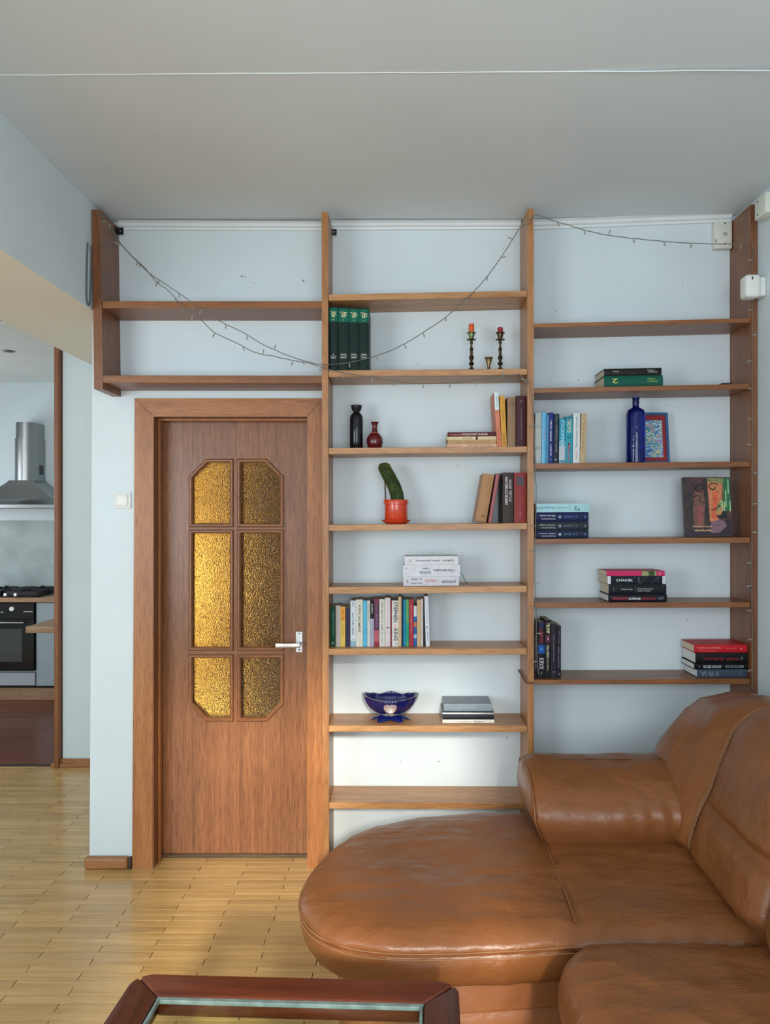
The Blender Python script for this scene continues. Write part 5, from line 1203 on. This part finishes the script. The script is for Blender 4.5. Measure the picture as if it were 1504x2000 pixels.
b.tube([tuple(Vector(p)+Vector((-0.002, (0.002 if p[1] > 0.7 else -0.002), 0.001))) for p in ring+[ring[0]]], 0.0028, 5); b.build('piping', SEAM, sofa)
# backrests along the right wall
FP = [(1.02, .38), (1.008, .445), (.968, .492), (.976, .545), (1.005, .63), (1.04, .70), (1.085, .82), (1.125, .905), (1.18, .955), (1.25, .982), (1.34, .968), (1.42, .92), (1.465, .80), (1.48, .5), (1.48, .28)]
FE = [(1.01, .38), (.995, .445), (.956, .492), (.950, .55), (.956, .64), (.985, .71), (1.03, .805), (1.09, .873), (1.16, .922), (1.25, .947), (1.34, .945), (1.41, .90), (1.455, .80), (1.47, .5), (1.47, .28)]
def section(w_, shrink=0.0, inset=0.0, crease=1.0):
    pts = [Vector((a[0]*(1-w_)+c[0]*w_, 0, a[1]*(1-w_)+c[1]*w_)) for a, c in zip(FP, FE)]
    pts = resample(catmull(pts, 8), 140)
    cen = Vector((1.26, 0, 0.62)); out = []
    for i, p in enumerate(pts):
        if crease and 1-w_ > 0.2: p = p+Vector((0.026*crease*(1-w_)*math.exp(-((p.z-0.645)/0.018)**2), 0, 0)) if p.x < 1.1 else p
        q = p+(cen-p)*shrink
        d = (cen-p).normalized(); out.append(q+d*inset)
    return out
def backrest(name, secs):
    rings = [[(p.x-SO.x, y_-SO.y, p.z) for p in section(w_, s_, i_, c_)] for y_, w_, s_, i_, c_ in secs]
    o = MB().loft(rings).build(name, LEA, sofa, smooth=70); return o
secs = [(3.06, 1, 0.22, 0, 0), (3.055, 1, 0.12, 0, 0), (3.035, 1, 0.05, 0, 0), (3.0, 1, 0.015, 0, 0), (2.95, 1, 0, 0, 0), (2.90, .95, 0, 0, 0), (2.85, .82, 0, -.004, 0), (2.80, .62, 0, -.008, 0), (2.75, .42, 0, -.010, 0), (2.70, .24, 0, -.008, 0.2), (2.66, .12, 0, -.002, 0.1), (2.63, .07, 0, .006, 0), (2.615, .05, 0, .011, 0), (2.604, .03, 0, .006, 0), (2.59, 0, 0, -.004, .6), (2.565, 0, 0, -.012, 1)]
secs += [(2.56-i*0.0345, 0, 0, -.015-.004*math.sin(PI*i/11), 1) for i in range(1, 11)]+[(2.18, 0, 0, -.013, 1), (2.15, 0, 0, -.008, 1), (2.125, 0, 0.01, 0, 1), (2.108, 0, 0.04, 0, .6), (2.10, 0, 0.10, 0, .2), (2.097, 0, 0.3, 0, 0)]
br = backrest('backrest', secs); wrinkle(br, 0.008, (4, 5, 4), 2.2, ridge=0.006)
secs2 = [(2.093, 0, 0.3, 0, 0), (2.088, 0, 0.10, 0, .2), (2.08, 0, 0.04, 0, .6), (2.06, 0, 0.01, 0, 1), (2.03, 0, 0, -.008, 1)]+[(2.0-i*0.05, 0, 0, -.014, 1) for i in range(0, 13)]+[(1.33, 0, 0, -.008, 1), (1.30, 0, 0.04, 0, .6), (1.29, 0, 0.3, 0, 0)]
br2 = backrest('backrest', secs2); wrinkle(br2, 0.005, (4, 4, 5), 4.4)
pts = [p for p in section(.05, 0, .006, 0) if p.x < 1.36]
for dy in (-0.006, 0.006):
    MB().tube([(p.x-SO.x-0.002, 2.615+dy-SO.y, p.z+0.001) for p in pts], 0.0014, 5).build('stitching', THREAD, sofa)
MB().tube([(p.x-SO.x+0.001, 2.615-SO.y, p.z-0.001) for p in pts], 0.003, 5).build('seam', SEAM, sofa)

# ================================================================ COFFEE TABLE
t = thing('coffee_table', 'dark reddish wooden coffee table with an inset glass top', 'table', (-0.283, 1.405, 0), (0, 0, math.radians(-2.4)))
MAH = wood('mahogany', (66, 26, 13), (108, 50, 24), 'x', rough=0.34, coat=0.12, vessel=0.2)
MAHY = wood('mahogany_side', (58, 24, 15), (90, 40, 24), 'y', rough=0.34, coat=0.12, vessel=0.2)
hw, hd, rw, tz, th = 0.394, 0.462, 0.083, 0.50, 0.05
def rail(name, m, plan):
    """mitred rail: plan = outer/inner polygon, rounded top edges"""
    b = MB(); rings = []
    c = Vector((sum(p[0] for p in plan)/len(plan), sum(p[1] for p in plan)/len(plan), 0))
    b.loft([[(x_, y_, z_) for x_, y_ in plan] for z_ in (tz-th, tz)])
    b.bm.edges.ensure_lookup_table()
    bmesh.ops.bevel(b.bm, geom=[e for e in b.bm.edges if all(v.co.z > tz-0.001 for v in e.verts) or all(v.co.z < tz-th+0.001 for v in e.verts)], offset=0.009, segments=3, profile=0.5, affect='EDGES')
    return b.build(name, m, t, smooth=50)
def arc(cx, cy, r, a0, a1, n=7): return [(cx+r*math.cos(a0+(a1-a0)*i/n), cy+r*math.sin(a0+(a1-a0)*i/n)) for i in range(n+1)]
iw, idp, rc = hw-rw, hd-rw, 0.05
for s in (1, -1):
    r1 = arc(hw-rc, hd-rc, rc, PI/4, PI/2); l1 = arc(-hw+rc, hd-rc, rc, PI/2, 3*PI/4)
    plan = [(x_, y_*s) for x_, y_ in [(iw, idp)]+r1+l1+[(-iw, idp)]]
    rail('frame_rail', MAH, plan if s > 0 else plan[::-1])
    r1 = arc(hw-rc, -hd+rc, rc, -PI/4, 0); l1 = arc(hw-rc, hd-rc, rc, 0, PI/4)
    plan = [(x_*s, y_) for x_, y_ in [(iw, -idp)]+r1+l1+[(iw, idp)]]
    rail('frame_rail', MAHY, plan if s > 0 else plan[::-1])
GL = bpy.data.materials.new('clear_glass'); GL.use_nodes = True; nt = GL.node_tree
nt.nodes.remove(nt.nodes['Principled BSDF']); lw = nt.nodes.new('ShaderNodeFresnel'); lw.inputs[0].default_value = 1.45
tr = nt.nodes.new('ShaderNodeBsdfTransparent'); tr.inputs[0].default_value = (0.90, 0.95, 0.93, 1); gs = nt.nodes.new('ShaderNodeBsdfGlossy'); gs.inputs['Roughness'].default_value = 0.02
gg = nt.nodes.new('ShaderNodeNewGeometry'); m1 = nt.nodes.new('ShaderNodeMath'); m1.operation = 'SUBTRACT'; m1.inputs[0].default_value = 1; nt.links.new(gg.outputs['Backfacing'], m1.inputs[1])
m2 = nt.nodes.new('ShaderNodeMath'); m2.operation = 'MULTIPLY'; nt.links.new(m1.outputs[0], m2.inputs[0]); nt.links.new(lw.outputs[0], m2.inputs[1])
ms = nt.nodes.new('ShaderNodeMixShader'); nt.links.new(m2.outputs[0], ms.inputs[0]); nt.links.new(tr.outputs[0], ms.inputs[1]); nt.links.new(gs.outputs[0], ms.inputs[2]); nt.links.new(ms.outputs[0], nt.nodes['Material Output'].inputs[0])
MB().box(-iw+0.004, iw-0.004, -idp+0.004, idp-0.004, tz-0.012, tz-0.006).build('glass_top', GL, t, smooth=0)
b = MB()
for s in (1, -1):
    b.box(-iw+0.0005, iw-0.0005, s*(idp-0.0005), s*(idp-0.0085), tz-0.013, tz-0.003, bev=0.001); b.box(s*(iw-0.0005), s*(iw-0.0085), -idp+0.009, idp-0.009, tz-0.013, tz-0.003, bev=0.001)
b.build('glass_edge', mat('bevelled_glass_edge', (0.17, 0.235, 0.225), rough=0.2, noise_amt=0.3, noise_scale=30), t)
MB().box(-0.115, 0.10, 0.12, 0.36, 0.03, tz-th+0.002, bev=0.008).build('pedestal', MAHY, t)
MB().box(-0.115, 0.10, -0.36, -0.12, 0.03, tz-th+0.002, bev=0.008).build('pedestal', MAHY, t)
MB().box(-0.28, 0.26, 0.16, 0.32, 0.0, 0.035, bev=0.01).build('foot', MAH, t); MB().box(-0.28, 0.26, -0.32, -0.16, 0.0, 0.035, bev=0.01).build('foot', MAH, t)
for yy in (0.24, -0.24): MB().box(-iw-0.01, iw+0.01, yy-0.02, yy+0.02, tz-th-0.0, tz-th+0.012).build('cross_bar', MAH, t, smooth=0)

# ================================================================ FAIRY LIGHTS
WIRE = mat('fairy_wire', (0.13, 0.125, 0.11), rough=0.5); BULB = mat('fairy_bulb', (0.30, 0.285, 0.24), rough=0.3)
bulb_me = MB().lathe([(0, 0), (0.0016, 0), (0.0018, 0.006), (0.003, 0.0075), (0.003, 0.019), (0.0016, 0.0225), (0, 0.023)], seg=7).build('bulb', BULB)
bm_data = bulb_me.data; bpy.data.objects.remove(bulb_me)
def fairy(label, runs, every, seed):
    rnd = random.Random(seed)
    t = thing('fairy_lights', label, 'string lights', (0, 0, 0), group='fairy light strings on the bookcase')
    for run in runs:
        pts = [Vector((X(a, d), d, Z(c, d))) for a, c, d in run]
        cv = resample(catmull(pts, 10), max(12, int(sum((q-p).length for p, q in zip(pts, pts[1:]))/0.012)))
        cv = [p+Vector((0.0018*noise.noise((i*0.33, seed, 1)), 0.0, 0.0022*noise.noise((i*0.31, seed, 5)))) for i, p in enumerate(cv)]
        MB().tube(cv, 0.0019, 5).build('wire', WIRE, t)
        L_ = 0; nxt = every*0.5
        for p, q in zip(cv, cv[1:]):
            L_ += (q-p).length
            if L_ > nxt:
                nxt += every*rnd.uniform(0.85, 1.15)
                o = bpy.data.objects.new('bulb', bm_data); COL.objects.link(o); o.parent = t; o.location = q
                dr_ = (q-p).normalized(); down = Vector((rnd.uniform(-0.5, 0.5), rnd.uniform(-0.25, 0.02), -1 if abs(dr_.z) < 0.8 else rnd.uniform(-0.3, 0.3)))
                if abs(dr_.z) >= 0.8: down.x = rnd.choice((-1, 1, -1))*0.9
                if rnd.random() < 0.15: down.z *= -1
                o.rotation_euler = down.to_track_quat('Z', 'Y').to_euler()
d1 = 3.338
fairy('upper fairy light string from the left end panel over the books to the right wall', [
    [(190, 414, d1), (207, 428, 3.34), (232, 472, 3.34), (262, 505, 3.34), (296, 537, 3.34), (331, 560, 3.34), (368, 586, 3.34), (400, 610, 3.34), (434, 630, 3.34), (470, 647, 3.34), (505, 668, 3.34), (540, 685, 3.34), (575, 699, 3.34), (610, 709, 3.34), (634, 712, 3.337), (660, 711, 3.337), (692, 706, 3.337), (728, 697, 3.337), (765, 684, 3.337), (800, 666, 3.337), (835, 644, 3.337), (868, 622, 3.337), (897, 596, 3.337), (925, 570, 3.337), (950, 542, 3.337), (975, 508, 3.337), (1000, 470, 3.337), (1018, 442, 3.337), (1034, 437, 3.337), (1044, 420, 3.337), (1070, 428, 3.337), (1105, 438, 3.337), (1140, 449, 3.337), (1185, 459, 3.337), (1230, 465, 3.337), (1280, 470, 3.337), (1330, 474, 3.337), (1390, 476.5, 3.337), (1440, 477, 3.337), (1466, 476, 3.337), (1471, 484, 3.337), (1469, 530, 3.337)],
    [(1470.5, 578, 3.337), (1469, 700, 3.337), (1470, 860, 3.337), (1469, 1000, 3.337), (1468.5, 1150, 3.337), (1470, 1280, 3.337), (1470, 1345, 3.337), (1478, 1349, 3.337)]], 0.115, 3)
fairy('lower fairy light string sagging across the second shelf down to the middle upright', [
    [(192, 418, 3.328), (212, 436, 3.328), (236, 476, 3.328), (258, 500, 3.328), (286, 527, 3.328), (304, 549, 3.328), (330, 569, 3.328), (361, 603, 3.328), (392, 625, 3.328), (420, 650, 3.328), (462, 670, 3.328), (497, 688, 3.328), (540, 697, 3.328), (577, 705, 3.328), (610, 711, 3.328), (640, 721, 3.326), (680, 730, 3.326), (720, 736, 3.326), (765, 744, 3.326), (815, 748.5, 3.326), (865, 748, 3.326), (905, 746, 3.326), (945, 741, 3.326), (985, 735, 3.326), (1015, 731, 3.326)],
    [(1015, 731, 3.326), (1022, 740, 3.326), (1031, 750, 3.326), (1024, 738, 3.326), (1029, 742, 3.326), (1038, 760, 3.326), (1041, 790, 3.326), (1043.5, 840, 3.328), (1045, 900, 3.328), (1047, 980, 3.328), (1045, 1060, 3.328), (1044.5, 1120, 3.328), (1047, 1190, 3.328), (1048, 1240, 3.328), (1050, 1300, 3.328), (1053, 1318, 3.328)]], 0.115, 8)
